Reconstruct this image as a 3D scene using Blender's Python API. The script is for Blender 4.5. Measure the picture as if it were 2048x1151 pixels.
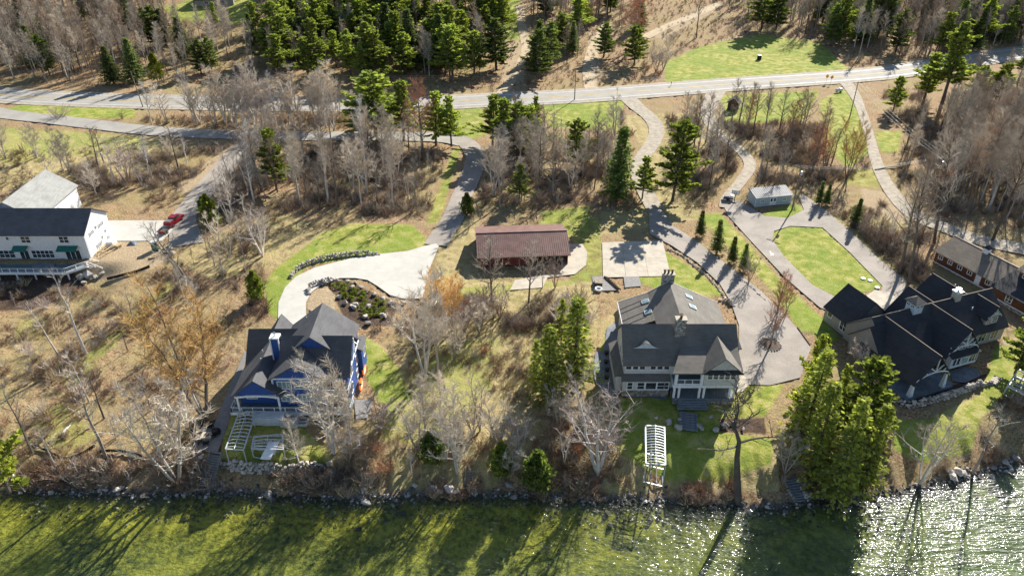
import bpy, bmesh, math, random
import numpy as np
from mathutils import Vector, Matrix
from mathutils.geometry import delaunay_2d_cdt
R = math.radians
for o in list(bpy.data.objects): bpy.data.objects.remove(o)
SC = bpy.context.scene
COL = SC.collection
# ------------------------------------------------------------------ camera, sky, sun, exposure
CAMZ, PITCH, FPX = 88.0, R(32), 1520.0
cam = bpy.data.cameras.new('camera'); camo = bpy.data.objects.new('camera', cam); COL.objects.link(camo)
camo.location = (0, 0, CAMZ); camo.rotation_euler = (R(90) - PITCH, 0, 0)
cam.sensor_width = 36; cam.lens = 36 * FPX / 2048; cam.clip_start = 1; cam.clip_end = 9000
SC.camera = camo
SUN_EL, SUN_AZ = R(30.5), R(30)          # azimuth measured from +y (away from the lake) towards +x
wd = bpy.data.worlds.new('World'); SC.world = wd; wd.use_nodes = True
nt = wd.node_tree; sky = nt.nodes.new('ShaderNodeTexSky'); sky.sky_type = 'NISHITA'; sky.sun_disc = False
sky.sun_elevation = SUN_EL; sky.sun_rotation = SUN_AZ; sky.air_density = 1.0; sky.dust_density = 0.4; sky.ozone_density = 2.0
nt.links.new(sky.outputs[0], nt.nodes['Background'].inputs[0]); nt.nodes['Background'].inputs[1].default_value = 0.066
sl = bpy.data.lights.new('sun', 'SUN'); sl.energy = 5.0; sl.angle = R(0.53); sl.color = (1, 0.95, 0.865)
so = bpy.data.objects.new('sun', sl); COL.objects.link(so)
sd = Vector((math.sin(SUN_AZ) * math.cos(SUN_EL), math.cos(SUN_AZ) * math.cos(SUN_EL), math.sin(SUN_EL)))
so.rotation_euler = sd.to_track_quat('Z', 'Y').to_euler()
SC.view_settings.view_transform = 'Standard'; SC.view_settings.look = 'None'; SC.view_settings.gamma = 1
SC.view_settings.exposure = 1.15
SC.render.engine = 'CYCLES'
# ------------------------------------------------------------------ pixels to places
CP, SP = math.cos(PITCH), math.sin(PITCH)
def ray(u, v):
    dx = (u - 1024) / FPX; dy = -(v - 575.5) / FPX
    return dx, CP + dy * SP, -SP + dy * CP
def W(u, v, z):
    d = ray(u, v); t = (z - CAMZ) / d[2]
    return (d[0] * t, d[1] * t, z)
def proj(x, y, z):
    zz = z - CAMZ; dep = np.maximum(y * CP - zz * SP, 1e-3); up = y * SP + zz * CP
    return 1024 + FPX * x / dep, 575.5 - FPX * up / dep
SHORE_PX = [(-500, 955), (-200, 968), (0, 978), (150, 985), (300, 990), (430, 982), (560, 990), (700, 1000), (850, 990), (1024, 990), (1200, 1000), (1400, 1004), (1530, 1018), (1640, 1000), (1700, 1008), (1800, 985), (1900, 962), (2048, 925), (2300, 880), (2700, 840)]
_sh = np.array([W(u, v, 0)[:2] for u, v in SHORE_PX])
def sst(a, b, x):
    t = np.clip((x - a) / (b - a), 0, 1); return t * t * (3 - 2 * t)
def hgt(x, y):
    x = np.asarray(x, float); y = np.asarray(y, float)
    d = y - np.interp(x, _sh[:, 0], _sh[:, 1]) + 0.5 * np.sin(x * 1.3) + 0.35 * np.sin(x * 3.1 + 1)
    a = np.interp(d, [-80, -30, -8, -2, 0, 1.6, 5.5, 8, 15, 38], [-4.5, -3.2, -1.5, -.5, 0, .55, 2.5, 3.1, 3.5, 4.0])
    c = np.interp(d, [-80, -30, -8, -2, 0, 1.6, 4.2, 5.2, 15, 38], [-4.5, -3.2, -1.5, -.5, 0, .55, 1.5, 3.3, 3.6, 4.0])
    wc = sst(-53, -50, x) * sst(-20, -25, x); a = a * (1 - wc) + c * wc
    b = np.interp(d, [-80, -30, -8, -2, 0, 1.6, 6, 15, 60], [-4.5, -3.2, -1.5, -.5, 0, .55, 1.5, 2.0, 4.0])
    w = sst(-46, -58, x)
    h = a * (1 - w) + b * w
    h = h - 2.1 * sst(-82, -90, x) * sst(146, 141, y) * sst(104, 130, y)      # ground falls away under the white house's deck
    h = h + 9 * sst(285, 420, y) * sst(60, -160, x) + 5 * sst(300, 460, y)
    return h
def hz(x, y): return float(hgt(x, y))
def G(u, v, off=0.0):
    d = ray(u, v); t0 = None
    ts = np.linspace((22 - CAMZ) / d[2], (-5 - CAMZ) / d[2], 90)
    f = CAMZ + d[2] * ts - hgt(d[0] * ts, d[1] * ts)
    i = int(np.argmax(f < 0)); i = max(i, 1)
    a, b = ts[i - 1], ts[i]; fa, fb = f[i - 1], f[i]
    t = a + (b - a) * fa / (fa - fb)
    x, y = d[0] * t, d[1] * t
    return Vector((x, y, hz(x, y) + off))
def top_height(p, v):                       # height of an upright thing at p whose top shows at row v
    k = (575.5 - v) / FPX                   # up/dep = k
    # (y*SP + zz*CP) = k*(y*CP - zz*SP)
    zz = (k * p.y * CP - p.y * SP) / (CP + k * SP)
    return zz + CAMZ - p.z
# ------------------------------------------------------------------ object helpers
def tag(o, label=None, cat=None, group=None, kind=None):
    if label: o['label'] = label
    if cat: o['category'] = cat
    if group: o['group'] = group
    if kind: o['kind'] = kind
    return o
def empty(name, loc=(0, 0, 0), rz=0.0):
    o = bpy.data.objects.new(name, None); COL.objects.link(o); o.location = loc; o.rotation_euler = (0, 0, rz)
    o.empty_display_size = 0.2; return o
def link(name, me, parent=None, loc=(0, 0, 0), rot=(0, 0, 0), scale=None):
    o = bpy.data.objects.new(name, me); COL.objects.link(o); o.location = loc; o.rotation_euler = rot
    if scale is not None: o.scale = scale if hasattr(scale, '__len__') else (scale,) * 3
    if parent: o.parent = parent
    return o
class MB:
    def __init__(s): s.v = []; s.f = []; s.m = []
    def add(s, vs, fs, m=0):
        b = len(s.v); s.v.extend(tuple(p) for p in vs); s.f.extend(tuple(i + b for i in f) for f in fs); s.m.extend([m] * len(fs)); return s
    def box(s, x0, x1, y0, y1, z0, z1, m=0, rz=0, c=None):
        p = [(x, y, z) for z in (z0, z1) for x, y in ((x0, y0), (x1, y0), (x1, y1), (x0, y1))]
        if rz:
            cx, cy = c if c else ((x0 + x1) / 2, (y0 + y1) / 2); cc, ss = math.cos(rz), math.sin(rz)
            p = [(cx + (x - cx) * cc - (y - cy) * ss, cy + (x - cx) * ss + (y - cy) * cc, z) for x, y, z in p]
        return s.add(p, [(3, 2, 1, 0), (4, 5, 6, 7), (0, 1, 5, 4), (1, 2, 6, 5), (2, 3, 7, 6), (3, 0, 4, 7)], m)
    def bar(s, a, b, w, h=None, m=0):          # rectangular bar between two points
        a = Vector(a); b = Vector(b); h = h or w; d = (b - a).normalized()
        u = d.cross(Vector((0, 0, 1)));  u = Vector((1, 0, 0)) if u.length < 1e-4 else u.normalized()
        n = u.cross(d)
        p = [q + u * (i * w / 2) + n * (j * h / 2) for q in (a, b) for i, j in ((-1, -1), (1, -1), (1, 1), (-1, 1))]
        return s.add(p, [(3, 2, 1, 0), (4, 5, 6, 7), (0, 1, 5, 4), (1, 2, 6, 5), (2, 3, 7, 6), (3, 0, 4, 7)], m)
    def tube(s, pts, rs, n=6, m=0, cap=True):
        pts = [Vector(p) for p in pts]; k = len(pts)
        if not hasattr(rs, '__len__'): rs = [rs] * k
        vs = []; d = (pts[1] - pts[0]).normalized()
        u = d.orthogonal().normalized()
        for i, p in enumerate(pts):
            d = (pts[min(i + 1, k - 1)] - pts[max(i - 1, 0)]).normalized()
            u = (u - d * u.dot(d)).normalized(); w = d.cross(u)
            for j in range(n):
                t = 2 * math.pi * j / n; vs.append(p + (u * math.cos(t) + w * math.sin(t)) * rs[i])
        fs = [(i * n + j, i * n + (j + 1) % n, (i + 1) * n + (j + 1) % n, (i + 1) * n + j) for i in range(k - 1) for j in range(n)]
        if cap: fs += [tuple(range(n - 1, -1, -1)), tuple((k - 1) * n + j for j in range(n))]
        return s.add(vs, fs, m)
    def slab(s, poly, t, m=0, dz=None):          # polygon with thickness t downwards
        n = len(poly); a = [Vector(p) for p in poly]; b = [p - Vector((0, 0, t)) for p in a]
        nrm = (a[1] - a[0]).cross(a[2] - a[0])
        if nrm.z < 0: a.reverse(); b.reverse()
        return s.add(a + b, [tuple(range(n)), tuple(range(2 * n - 1, n - 1, -1))] + [(i, i + n, (i + 1) % n + n, (i + 1) % n) for i in range(n)], m)
    def lathe(s, prof, n=12, c=(0, 0, 0), m=0):
        vs = [(c[0] + r * math.cos(2 * math.pi * j / n), c[1] + r * math.sin(2 * math.pi * j / n), c[2] + z) for r, z in prof for j in range(n)]
        fs = [(i * n + j, i * n + (j + 1) % n, (i + 1) * n + (j + 1) % n, (i + 1) * n + j) for i in range(len(prof) - 1) for j in range(n)]
        fs += [tuple(range(n - 1, -1, -1)), tuple((len(prof) - 1) * n + j for j in range(n))]
        return s.add(vs, fs, m)
    def mesh(s, name, mats, smooth=False):
        me = bpy.data.meshes.new(name); me.from_pydata(s.v, [], s.f)
        mats = mats if isinstance(mats, (list, tuple)) else [mats]
        for q in mats: me.materials.append(q)
        if len(mats) > 1: me.polygons.foreach_set('material_index', s.m)
        if smooth: me.polygons.foreach_set('use_smooth', [True] * len(s.f))
        me.update(); return me
    def build(s, name, mats, parent=None, smooth=False, **k): return link(name, s.mesh(name, mats, smooth), parent, **k)
def copy_tree(o, parent=None):
    c = o.copy(); COL.objects.link(c); c.parent = parent
    for ch in o.children: copy_tree(ch, c)
    return c
# ------------------------------------------------------------------ materials
def newmat(name):
    m = bpy.data.materials.new(name); m.use_nodes = True; n = m.node_tree
    return m, n.nodes, n.links, n.nodes['Principled BSDF']
def noise(N, L, vec, scale, detail=4, rough=.6, dist=0):
    t = N.new('ShaderNodeTexNoise'); t.inputs['Scale'].default_value = scale; t.inputs['Detail'].default_value = detail
    t.inputs['Roughness'].default_value = rough; t.inputs['Distortion'].default_value = dist
    L.new(vec, t.inputs['Vector']); return t.outputs['Fac']
def ramp(N, L, fac, stops):
    r = N.new('ShaderNodeValToRGB'); e = r.color_ramp.elements
    while len(e) < len(stops): e.new(0.5)
    for q, (p, c) in zip(e, stops): q.position = p; q.color = (*c, 1) if len(c) == 3 else c
    L.new(fac, r.inputs[0]); return r.outputs[0]
def mixc(N, L, fac, a, b, mode='MIX'):
    x = N.new('ShaderNodeMix'); x.data_type = 'RGBA'; x.blend_type = mode
    for s, q in ((0, fac), (6, a), (7, b)):
        if hasattr(q, 'is_linked') or hasattr(q, 'links'): L.new(q, x.inputs[s])
        elif s == 0: x.inputs[0].default_value = q
        else: x.inputs[s].default_value = (*q, 1)
    return x.outputs[2]
def math_(N, L, op, a, b=0.0):
    x = N.new('ShaderNodeMath'); x.operation = op
    for i, q in enumerate((a, b)):
        if hasattr(q, 'links'): L.new(q, x.inputs[i])
        else: x.inputs[i].default_value = q
    return x.outputs[0]
def bump(N, L, B, h, st, dist=.1):
    b = N.new('ShaderNodeBump'); b.inputs['Strength'].default_value = st; b.inputs['Distance'].default_value = dist
    L.new(h, b.inputs['Height']); L.new(b.outputs[0], B.inputs['Normal'])
def MAT(name, c, var=.25, scale=3, rough=.8, bmp=0.0, metal=0.0, scale2=None, spec=.3):
    m, N, L, B = newmat(name)
    tc = N.new('ShaderNodeTexCoord').outputs['Object']
    f = noise(N, L, tc, scale, 5)
    lo = tuple(x * (1 - var) for x in c); hi = tuple(min(1, x * (1 + var)) for x in c)
    col = ramp(N, L, f, [(.4, lo), (.6, hi)])
    if scale2:
        f2 = noise(N, L, tc, scale2, 2); col = mixc(N, L, .5, col, ramp(N, L, f2, [(.35, lo), (.65, hi)]))
    L.new(col, B.inputs['Base Color']); B.inputs['Roughness'].default_value = rough; B.inputs['Metallic'].default_value = metal
    B.inputs['Specular IOR Level'].default_value = spec
    if bmp: bump(N, L, B, f, bmp, .05)
    return m
def SHINGLE(name, c):
    m, N, L, B = newmat(name); tc = N.new('ShaderNodeTexCoord').outputs['Object']
    br = N.new('ShaderNodeTexBrick'); br.inputs['Scale'].default_value = 1.0; br.inputs['Brick Width'].default_value = .9; br.inputs['Row Height'].default_value = .22
    br.inputs['Mortar Size'].default_value = .012; br.offset = .37
    for i, k in ((1, .72), (2, 1.25), (3, .6)): br.inputs[i].default_value = (*[x * k for x in c], 1)
    mp = N.new('ShaderNodeMapping'); L.new(tc, mp.inputs[0]); mp.inputs['Rotation'].default_value = (0, 0, 0)
    sx = N.new('ShaderNodeSeparateXYZ'); L.new(tc, sx.inputs[0]); cx = N.new('ShaderNodeCombineXYZ')
    L.new(math_(N, L, 'ADD', sx.outputs[0], math_(N, L, 'MULTIPLY', sx.outputs[1], .63)), cx.inputs[0]); L.new(math_(N, L, 'MULTIPLY', sx.outputs[2], 1.6), cx.inputs[1])
    L.new(cx.outputs[0], br.inputs['Vector'])
    f = noise(N, L, tc, 9, 4); f2 = noise(N, L, tc, .35, 3)
    col = mixc(N, L, .45, br.outputs[0], ramp(N, L, f, [(.38, tuple(x * .6 for x in c)), (.62, tuple(x * 1.45 for x in c))]))
    col = mixc(N, L, .35, col, ramp(N, L, f2, [(.4, tuple(x * .75 for x in c)), (.6, tuple(x * 1.25 for x in c))]))
    L.new(col, B.inputs['Base Color']); B.inputs['Roughness'].default_value = .9; B.inputs['Specular IOR Level'].default_value = .25
    bump(N, L, B, f, .4, .04); return m
def SIDING(name, c, pitch=.2, vert=False):
    m, N, L, B = newmat(name); tc = N.new('ShaderNodeTexCoord').outputs['Object']
    sx = N.new('ShaderNodeSeparateXYZ'); L.new(tc, sx.inputs[0])
    z = math_(N, L, 'ADD', sx.outputs[0], sx.outputs[1]) if vert else sx.outputs[2]
    fr = math_(N, L, 'FRACT', math_(N, L, 'DIVIDE', z, pitch))
    f = noise(N, L, tc, 2.2, 4)
    col = ramp(N, L, f, [(.3, tuple(x * .86 for x in c)), (.7, tuple(min(1, x * 1.1) for x in c))])
    L.new(col, B.inputs['Base Color']); B.inputs['Roughness'].default_value = .6; bump(N, L, B, fr, .5, .02); return m
def STONE(name, c, sc=2.5):
    m, N, L, B = newmat(name); tc = N.new('ShaderNodeTexCoord').outputs['Object']
    vo = N.new('ShaderNodeTexVoronoi'); vo.inputs['Scale'].default_value = sc; L.new(tc, vo.inputs['Vector'])
    ve = N.new('ShaderNodeTexVoronoi'); ve.feature = 'DISTANCE_TO_EDGE'; ve.inputs['Scale'].default_value = sc; L.new(tc, ve.inputs['Vector'])
    g = N.new('ShaderNodeRGBToBW'); L.new(vo.outputs['Color'], g.inputs[0])
    col = ramp(N, L, g.outputs[0], [(.1, tuple(x * .45 for x in c)), (.5, c), (.9, tuple(min(1, x * 1.6) for x in c))])
    e = ramp(N, L, ve.outputs['Distance'], [(.0, (.25, .25, .25)), (.08, (1, 1, 1))])
    L.new(mixc(N, L, 1.0, col, e, 'MULTIPLY'), B.inputs['Base Color']); B.inputs['Roughness'].default_value = .85
    bump(N, L, B, ve.outputs['Distance'], .6, .08); return m
def RANDMAT(name, stops, rough=.85, nscale=3, transl=0.0, var=.3):      # colour differs from one object to the next
    m, N, L, B = newmat(name); oi = N.new('ShaderNodeObjectInfo').outputs['Random']; ge = N.new('ShaderNodeNewGeometry')
    base = ramp(N, L, oi, stops)
    f = noise(N, L, ge.outputs['Position'], nscale, 3)
    col = mixc(N, L, 1.0, base, ramp(N, L, f, [(.3, (1 - var,) * 3), (.7, (1 + var,) * 3)]), 'MULTIPLY')
    if transl:
        isl = ge.outputs['Random Per Island']
        col = mixc(N, L, 1.0, col, ramp(N, L, isl, [(0, (.55, .6, .6)), (1, (1.35, 1.3, 1.2))]), 'MULTIPLY')
    L.new(col, B.inputs['Base Color']); B.inputs['Roughness'].default_value = rough; B.inputs['Specular IOR Level'].default_value = .2
    if transl:
        tr = N.new('ShaderNodeBsdfTranslucent'); L.new(mixc(N, L, 1.0, col, (1.25, 1.3, .7), 'MULTIPLY'), tr.inputs[0])
        mx = N.new('ShaderNodeMixShader'); mx.inputs[0].default_value = transl
        L.new(B.outputs[0], mx.inputs[1]); L.new(tr.outputs[0], mx.inputs[2]); L.new(mx.outputs[0], N['Material Output'].inputs[0])
    return m
m = {}
m['white'] = MAT('white_paint', (.78, .79, .80), .06, 2, .5)
m['whitemetal'] = MAT('galvanised', (.62, .64, .66), .12, 4, .4, 0, .35)
m['concrete'] = MAT('concrete', (.47, .45, .395), .1, .35, .85, .1, 0, 6)
m['oldconcrete'] = MAT('old_concrete', (.44, .39, .31), .18, .5, .9, .2, 0, 5)
m['asphalt'] = MAT('worn_asphalt', (.30, .265, .225), .22, .22, .9, .25, 0, 5)
m['road'] = MAT('road_asphalt', (.31, .29, .255), .14, .25, .9, .15, 0, 6)
m['gravel'] = MAT('gravel', (.34, .295, .23), .3, .8, .95, .5, 0, 8)
m['sand'] = MAT('sand', (.42, .33, .21), .25, .6, .95, .4, 0, 5)
m['yellow'] = MAT('yellow_paint', (.62, .45, .08), .2, 4, .7)
m['glass'] = MAT('dark_glass', (.035, .045, .055), .4, .8, .08, 0, 0, None, .6)
m['skylight'] = MAT('skylight_glass', (.22, .33, .33), .2, 1, .12, 0, 0, None, .6)
m['shA'] = SHINGLE('slate_shingle', (.075, .082, .095)); m['shA2'] = SHINGLE('pale_shingle', (.28, .28, .26))
m['shB'] = SHINGLE('charcoal_shingle', (.105, .105, .108)); m['shC'] = SHINGLE('brown_grey_shingle', (.165, .15, .13))
m['shD'] = SHINGLE('black_shingle', (.05, .05, .053)); m['shE'] = SHINGLE('tan_shingle', (.22, .18, .14))
m['sA'] = SIDING('white_siding', (.66, .67, .68), .4, True); m['sB'] = SIDING('navy_siding', (.022, .08, .30)); m['sC'] = SIDING('grey_shingle_siding', (.56, .56, .54))
m['sD'] = SIDING('grey_siding', (.27, .27, .25)); m['sE'] = SIDING('brown_wood', (.12, .045, .018), .3); m['sG'] = SIDING('pale_blue_siding', (.40, .48, .52), .3, True)
m['sF'] = SIDING('red_barn_steel', (.14, .03, .025), .4, True)
m['stone'] = STONE('field_stone', (.30, .28, .25)); m['trimgrey'] = MAT('grey_trim', (.55, .6, .63), .06, 2, .5)
m['slate'] = MAT('blue_slate', (.16, .18, .20), .3, .7, .8, .2, 0, 3); m['paver'] = MAT('pavers', (.22, .21, .20), .25, 2.5, .85, .2, 0, 6)
m['barnroof'] = MAT('oxide_roof', (.20, .115, .095), .15, .7, .45, 0, .15); m['dark'] = MAT('dark_metal', (.03, .03, .033), .3, 4, .5)
m['teal'] = MAT('teal_metal', (.02, .14, .11), .12, 2, .45); m['tealdk'] = MAT('portable_green', (.015, .09, .08), .15, 2, .5)
m['wood'] = MAT('weathered_wood', (.26, .22, .17), .3, 3, .85, .2); m['rawwood'] = MAT('raw_lumber', (.50, .38, .22), .2, 4, .8, .2); m['darkwood'] = MAT('dark_wood', (.10, .065, .045), .3, 4, .85, .2)
m['pole'] = MAT('pole_wood', (.20, .17, .14), .25, 4, .85); m['wire'] = MAT('wire', (.22, .21, .2), .1, 4, .5)
m['deck'] = MAT('grey_green_deck', (.10, .15, .16), .15, 3, .7, .1); m['red'] = MAT('red_car_paint', (.33, .012, .02), .1, 2, .25, 0, .2, None, .6)
m['rubber'] = MAT('rubber', (.02, .02, .02), .2, 5, .8); m['chrome'] = MAT('chrome', (.6, .6, .6), .1, 3, .25, 0, .9)
m['orange'] = MAT('orange_plastic', (.75, .16, .03), .15, 3, .35); m['yelpl'] = MAT('yellow_plastic', (.75, .42, .04), .15, 3, .35)
m['steelroof'] = MAT('grey_steel', (.15, .16, .17), .15, 1.5, .6); m['black'] = MAT('black', (.015, .015, .017), .3, 4, .6)
m['rock'] = RANDMAT('boulder', [(0, (.20, .18, .16)), (.5, (.40, .37, .33)), (1, (.52, .46, .40))], .9, 2.5)
m['rockdk'] = RANDMAT('shore_rock', [(0, (.06, .055, .052)), (.6, (.17, .155, .145)), (1, (.42, .40, .37))], .8, 2)
m['soil'] = MAT('soil', (.10, .07, .05), .3, 1, .95, .5, 0, 6)
# ------------------------------------------------------------------ ground
LAWN, DRY, SAND, SOIL = 0, 1, 2, 3
ZONES = [
 (LAWN, 1, [(535,625),(530,570),(545,540),(600,500),(650,462),(700,447),(822,448),(852,475),(850,496),(760,507),(620,530),(580,560),(565,600),(557,640)]),
 (LAWN, 1, [(722,668),(760,690),(800,740),(830,800),(760,805),(735,760),(730,700)]),
 (LAWN, .85, [(455,815),(600,845),(650,895),(665,925),(560,945),(480,938),(440,915)]),
 (LAWN, 1, [(8,217),(60,205),(270,212),(270,236),(150,236),(40,229)]),
 (LAWN, 1, [(1270,560),(1330,500),(1400,545),(1452,592),(1340,588)]),
 (LAWN, .95, [(1240,795),(1460,765),(1570,768),(1530,832),(1438,835),(1440,862),(1545,875),(1545,925),(1440,962),(1330,958),(1240,905)]),
 (LAWN, 1, [(1390,430),(1440,425),(1560,560),(1650,640),(1640,668),(1600,660),(1540,575),(1470,505)]),
 (LAWN, 1, [(1545,465),(1580,452),(1645,455),(1770,572),(1690,595),(1640,585),(1560,510)]),
 (LAWN, 1, [(1515,428),(1590,405),(1612,420),(1570,438)]),
 (LAWN, 1, [(1600,640),(1650,630),(1680,680),(1650,690)]),
 (LAWN, .95, [(1775,840),(1860,835),(1960,790),(1990,690),(2048,690),(2100,760),(2000,800),(1965,830),(1940,905),(1850,925),(1790,900)]),
 (LAWN, 1.1, [(1640,200),(1690,178),(1722,230),(1745,300),(1700,335),(1650,300)]),
 (LAWN, .9, [(1330,125),(1400,92),(1520,68),(1640,85),(1700,140),(1480,160),(1330,166)]),
 (LAWN, 1, [(325,15),(400,-6),(510,-2),(500,50),(420,45),(350,40)]),
 (LAWN, .75, [(895,214),(965,212),(975,270),(930,282)]),
 (LAWN, .9, [(1080,206),(1250,200),(1235,262),(1100,255)]),
 (LAWN, .95, [(1440,190),(1640,180),(1610,240),(1450,250)]),
 (LAWN, .9, [(1185,725),(1225,650),(1235,700),(1200,795)]),
 (LAWN, .52, [(860,690),(1010,670),(980,780),(850,900),(760,880),(780,760)]),
 (LAWN, .62, [(1060,440),(1200,430),(1210,560),(900,600),(930,570),(1140,560),(1150,480)]),
 (LAWN, 1, [(1750,262),(1805,262),(1795,305),(1762,305)]),
 (LAWN, .6, [(1700,330),(1770,345),(1760,375),(1690,370)]),
 (LAWN, .8, [(1080,420),(1180,410),(1180,470),(1090,470)]),
 (LAWN, .7, [(905,300),(925,290),(880,440),(850,450)]),
 (LAWN, .55, [(0,250),(290,272),(300,300),(0,330)]),
 (LAWN, .5, [(90,740),(180,700),(240,640),(330,560),(350,570),(230,690),(150,780)]),
 (LAWN, .5, [(60,840),(120,800),(200,870),(120,915)]),
 (LAWN, .45, [(30,640),(110,620),(90,680),(20,690)]),
 (LAWN, 1, [(1000,-10),(1040,-10),(1045,80),(1010,80)]),
 (DRY, 1, [(-200,245),(330,275),(360,300),(300,340),(0,380),(-200,380)]),
 (DRY, .4, [(-200,600),(200,590),(330,560),(440,640),(430,860),(250,910),(60,900),(-200,900)]),
 (DRY, .9, [(860,560),(1190,560),(1200,640),(1180,760),(980,980),(780,980),(780,760),(840,640)]),
 (DRY, .9, [(1180,800),(1300,840),(1300,985),(1100,985)]),
 (DRY, .8, [(1200,640),(1240,610),(1235,660),(1190,740)]),
 (DRY, .8, [(1200,420),(1400,400),(1400,440),(1200,470)]),
 (DRY, .8, [(880,440),(960,430),(960,600),(860,620)]),
 (DRY, .9, [(1420,880),(1560,870),(1560,985),(1300,975)]),
 (DRY, .9, [(1240,230),(1430,220),(1430,290),(1330,420),(1260,380),(1290,300)]),
 (DRY, .7, [(700,470),(560,420),(420,470),(330,520),(420,560),(540,540)]),
 (DRY, .9, [(1640,440),(1720,400),(1850,440),(1800,560)]),
 (SAND, 1, [(200,478),(318,478),(345,515),(300,540),(235,562),(175,560),(175,520)]),
 (SAND, .9, [(445,300),(478,298),(400,372),(372,392),(350,372)]),
 (SAND, .75, [(612,585),(650,570),(672,590),(670,625),(640,640),(612,615)]), (SOIL, .75, [(655,565),(690,556),(760,590),(800,605),(780,650),(720,655),(690,640),(670,600)]),
 (SAND, .8, [(1720,375),(1795,385),(1850,440),(1790,445),(1725,412)]),
 (SAND, .9, [(2000,680),(2048,670),(2090,700),(2048,730),(2005,715)]),
 (SAND, .7, [(1010,60),(1060,60),(1050,170),(1000,185)]), (SAND, .7, [(1175,60),(1200,60),(1205,170),(1165,178)]),
 (SAND, .7, [(1300,70),(1400,10),(1450,10),(1330,85)]), (SAND, .6, [(350,20),(340,60),(300,110),(290,70)]),
 (SOIL, 1, [(1290,815),(1440,820),(1445,862),(1340,870),(1285,862)]), (SOIL, .8, [(1440,835),(1530,832),(1535,868),(1442,862)]),
 (SOIL, .9, [(1750,745),(1770,800),(1820,815),(1960,770),(2000,762),(1985,740),(1900,770),(1820,800)]),
 (SOIL, .8, [(-50,540),(150,545),(180,580),(60,620),(-50,620)]),
 (SOIL, .7, [(380,860),(440,830),(445,910),(385,905)]),
 (SOIL, .8, [(1520,672),(1560,668),(1568,700),(1525,705)]),
]
def poly_sd(px, py, poly):                     # signed distance in photo pixels, inside positive
    P = np.array(poly, float); Q = np.roll(P, -1, 0); ins = np.zeros(px.shape, bool); dm = np.full(px.shape, 1e9)
    for (x0, y0), (x1, y1) in zip(P, Q):
        dx, dy = x1 - x0, y1 - y0; t = np.clip(((px - x0) * dx + (py - y0) * dy) / (dx * dx + dy * dy + 1e-9), 0, 1)
        dm = np.minimum(dm, np.hypot(px - x0 - t * dx, py - y0 - t * dy))
        if y0 != y1:
            c = (y0 > py) != (y1 > py); ins ^= c & (px < (x1 - x0) * (py - y0) / (y1 - y0) + x0)
    return np.where(ins, dm, -dm)
rng = np.random.default_rng(5)
ys = [28.0]
while ys[-1] < 4000: ys.append(ys[-1] + max(.55, (ys[-1] - 60) * .0072 if ys[-1] < 480 else ys[-1] * .05))
ys = np.array(ys); NT = 560; ts = np.linspace(-1, 1, NT); ts = ts * .92 + .55 * ts ** 5
YY, TT = np.meshgrid(ys, ts, indexing='ij'); XX = TT * (YY + 25) * .88
ZZ = hgt(XX, YY)
up, vp = proj(XX, YY, ZZ); zone = np.zeros(XX.shape + (4,))
flat = (vp > -60) & (vp < 1300)
fu, fv = up[flat], vp[flat]; zf = np.zeros((fu.size, 4))
for ch, wgt, poly in ZONES:
    P = np.array(poly); lo, hi = P.min(0) - 15, P.max(0) + 15
    s = (fu > lo[0]) & (fu < hi[0]) & (fv > lo[1]) & (fv < hi[1])
    if s.any(): zf[s, ch] = np.maximum(zf[s, ch], wgt * sst(-5, 5, poly_sd(fu[s], fv[s], poly)))
zone[flat] = zf
dshore = YY - np.interp(XX, _sh[:, 0], _sh[:, 1])
wild = np.clip(1 - zone[..., 0] - zone[..., 2], 0, 1) * sst(1, 4, dshore)
rn = rng.normal(0, 1, XX.shape)
rn = (rn + np.roll(rn, 1, 0) + np.roll(rn, 1, 1) + np.roll(rn, (1, 1), (0, 1))) / 4
ZG = ZZ - np.abs(rn) * .28 * wild - .035
nr, nc = XX.shape
me = bpy.data.meshes.new('ground')
idx = np.arange(nr * nc).reshape(nr, nc)
quads = np.stack([idx[:-1, :-1], idx[:-1, 1:], idx[1:, 1:], idx[1:, :-1]], -1).reshape(-1, 4)
me.vertices.add(nr * nc); me.vertices.foreach_set('co', np.stack([XX, YY, ZG], -1).astype('f').ravel())
me.loops.add(quads.size); me.loops.foreach_set('vertex_index', quads.astype('i').ravel())
me.polygons.add(len(quads)); me.polygons.foreach_set('loop_start', np.arange(0, quads.size, 4, dtype='i')); me.polygons.foreach_set('loop_total', np.full(len(quads), 4, 'i'))
me.update(calc_edges=True); me.polygons.foreach_set('use_smooth', np.ones(len(quads), bool))
zc = zone.reshape(-1, 4).astype('f')
for i, nm in enumerate(('lawn', 'dry', 'sand', 'soil')):
    at = me.attributes.new(nm, 'FLOAT', 'POINT'); at.data.foreach_set('value', np.ascontiguousarray(zc[:, i]))
at = me.attributes.new('shore', 'FLOAT', 'POINT'); at.data.foreach_set('value', dshore.ravel().astype('f'))
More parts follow.
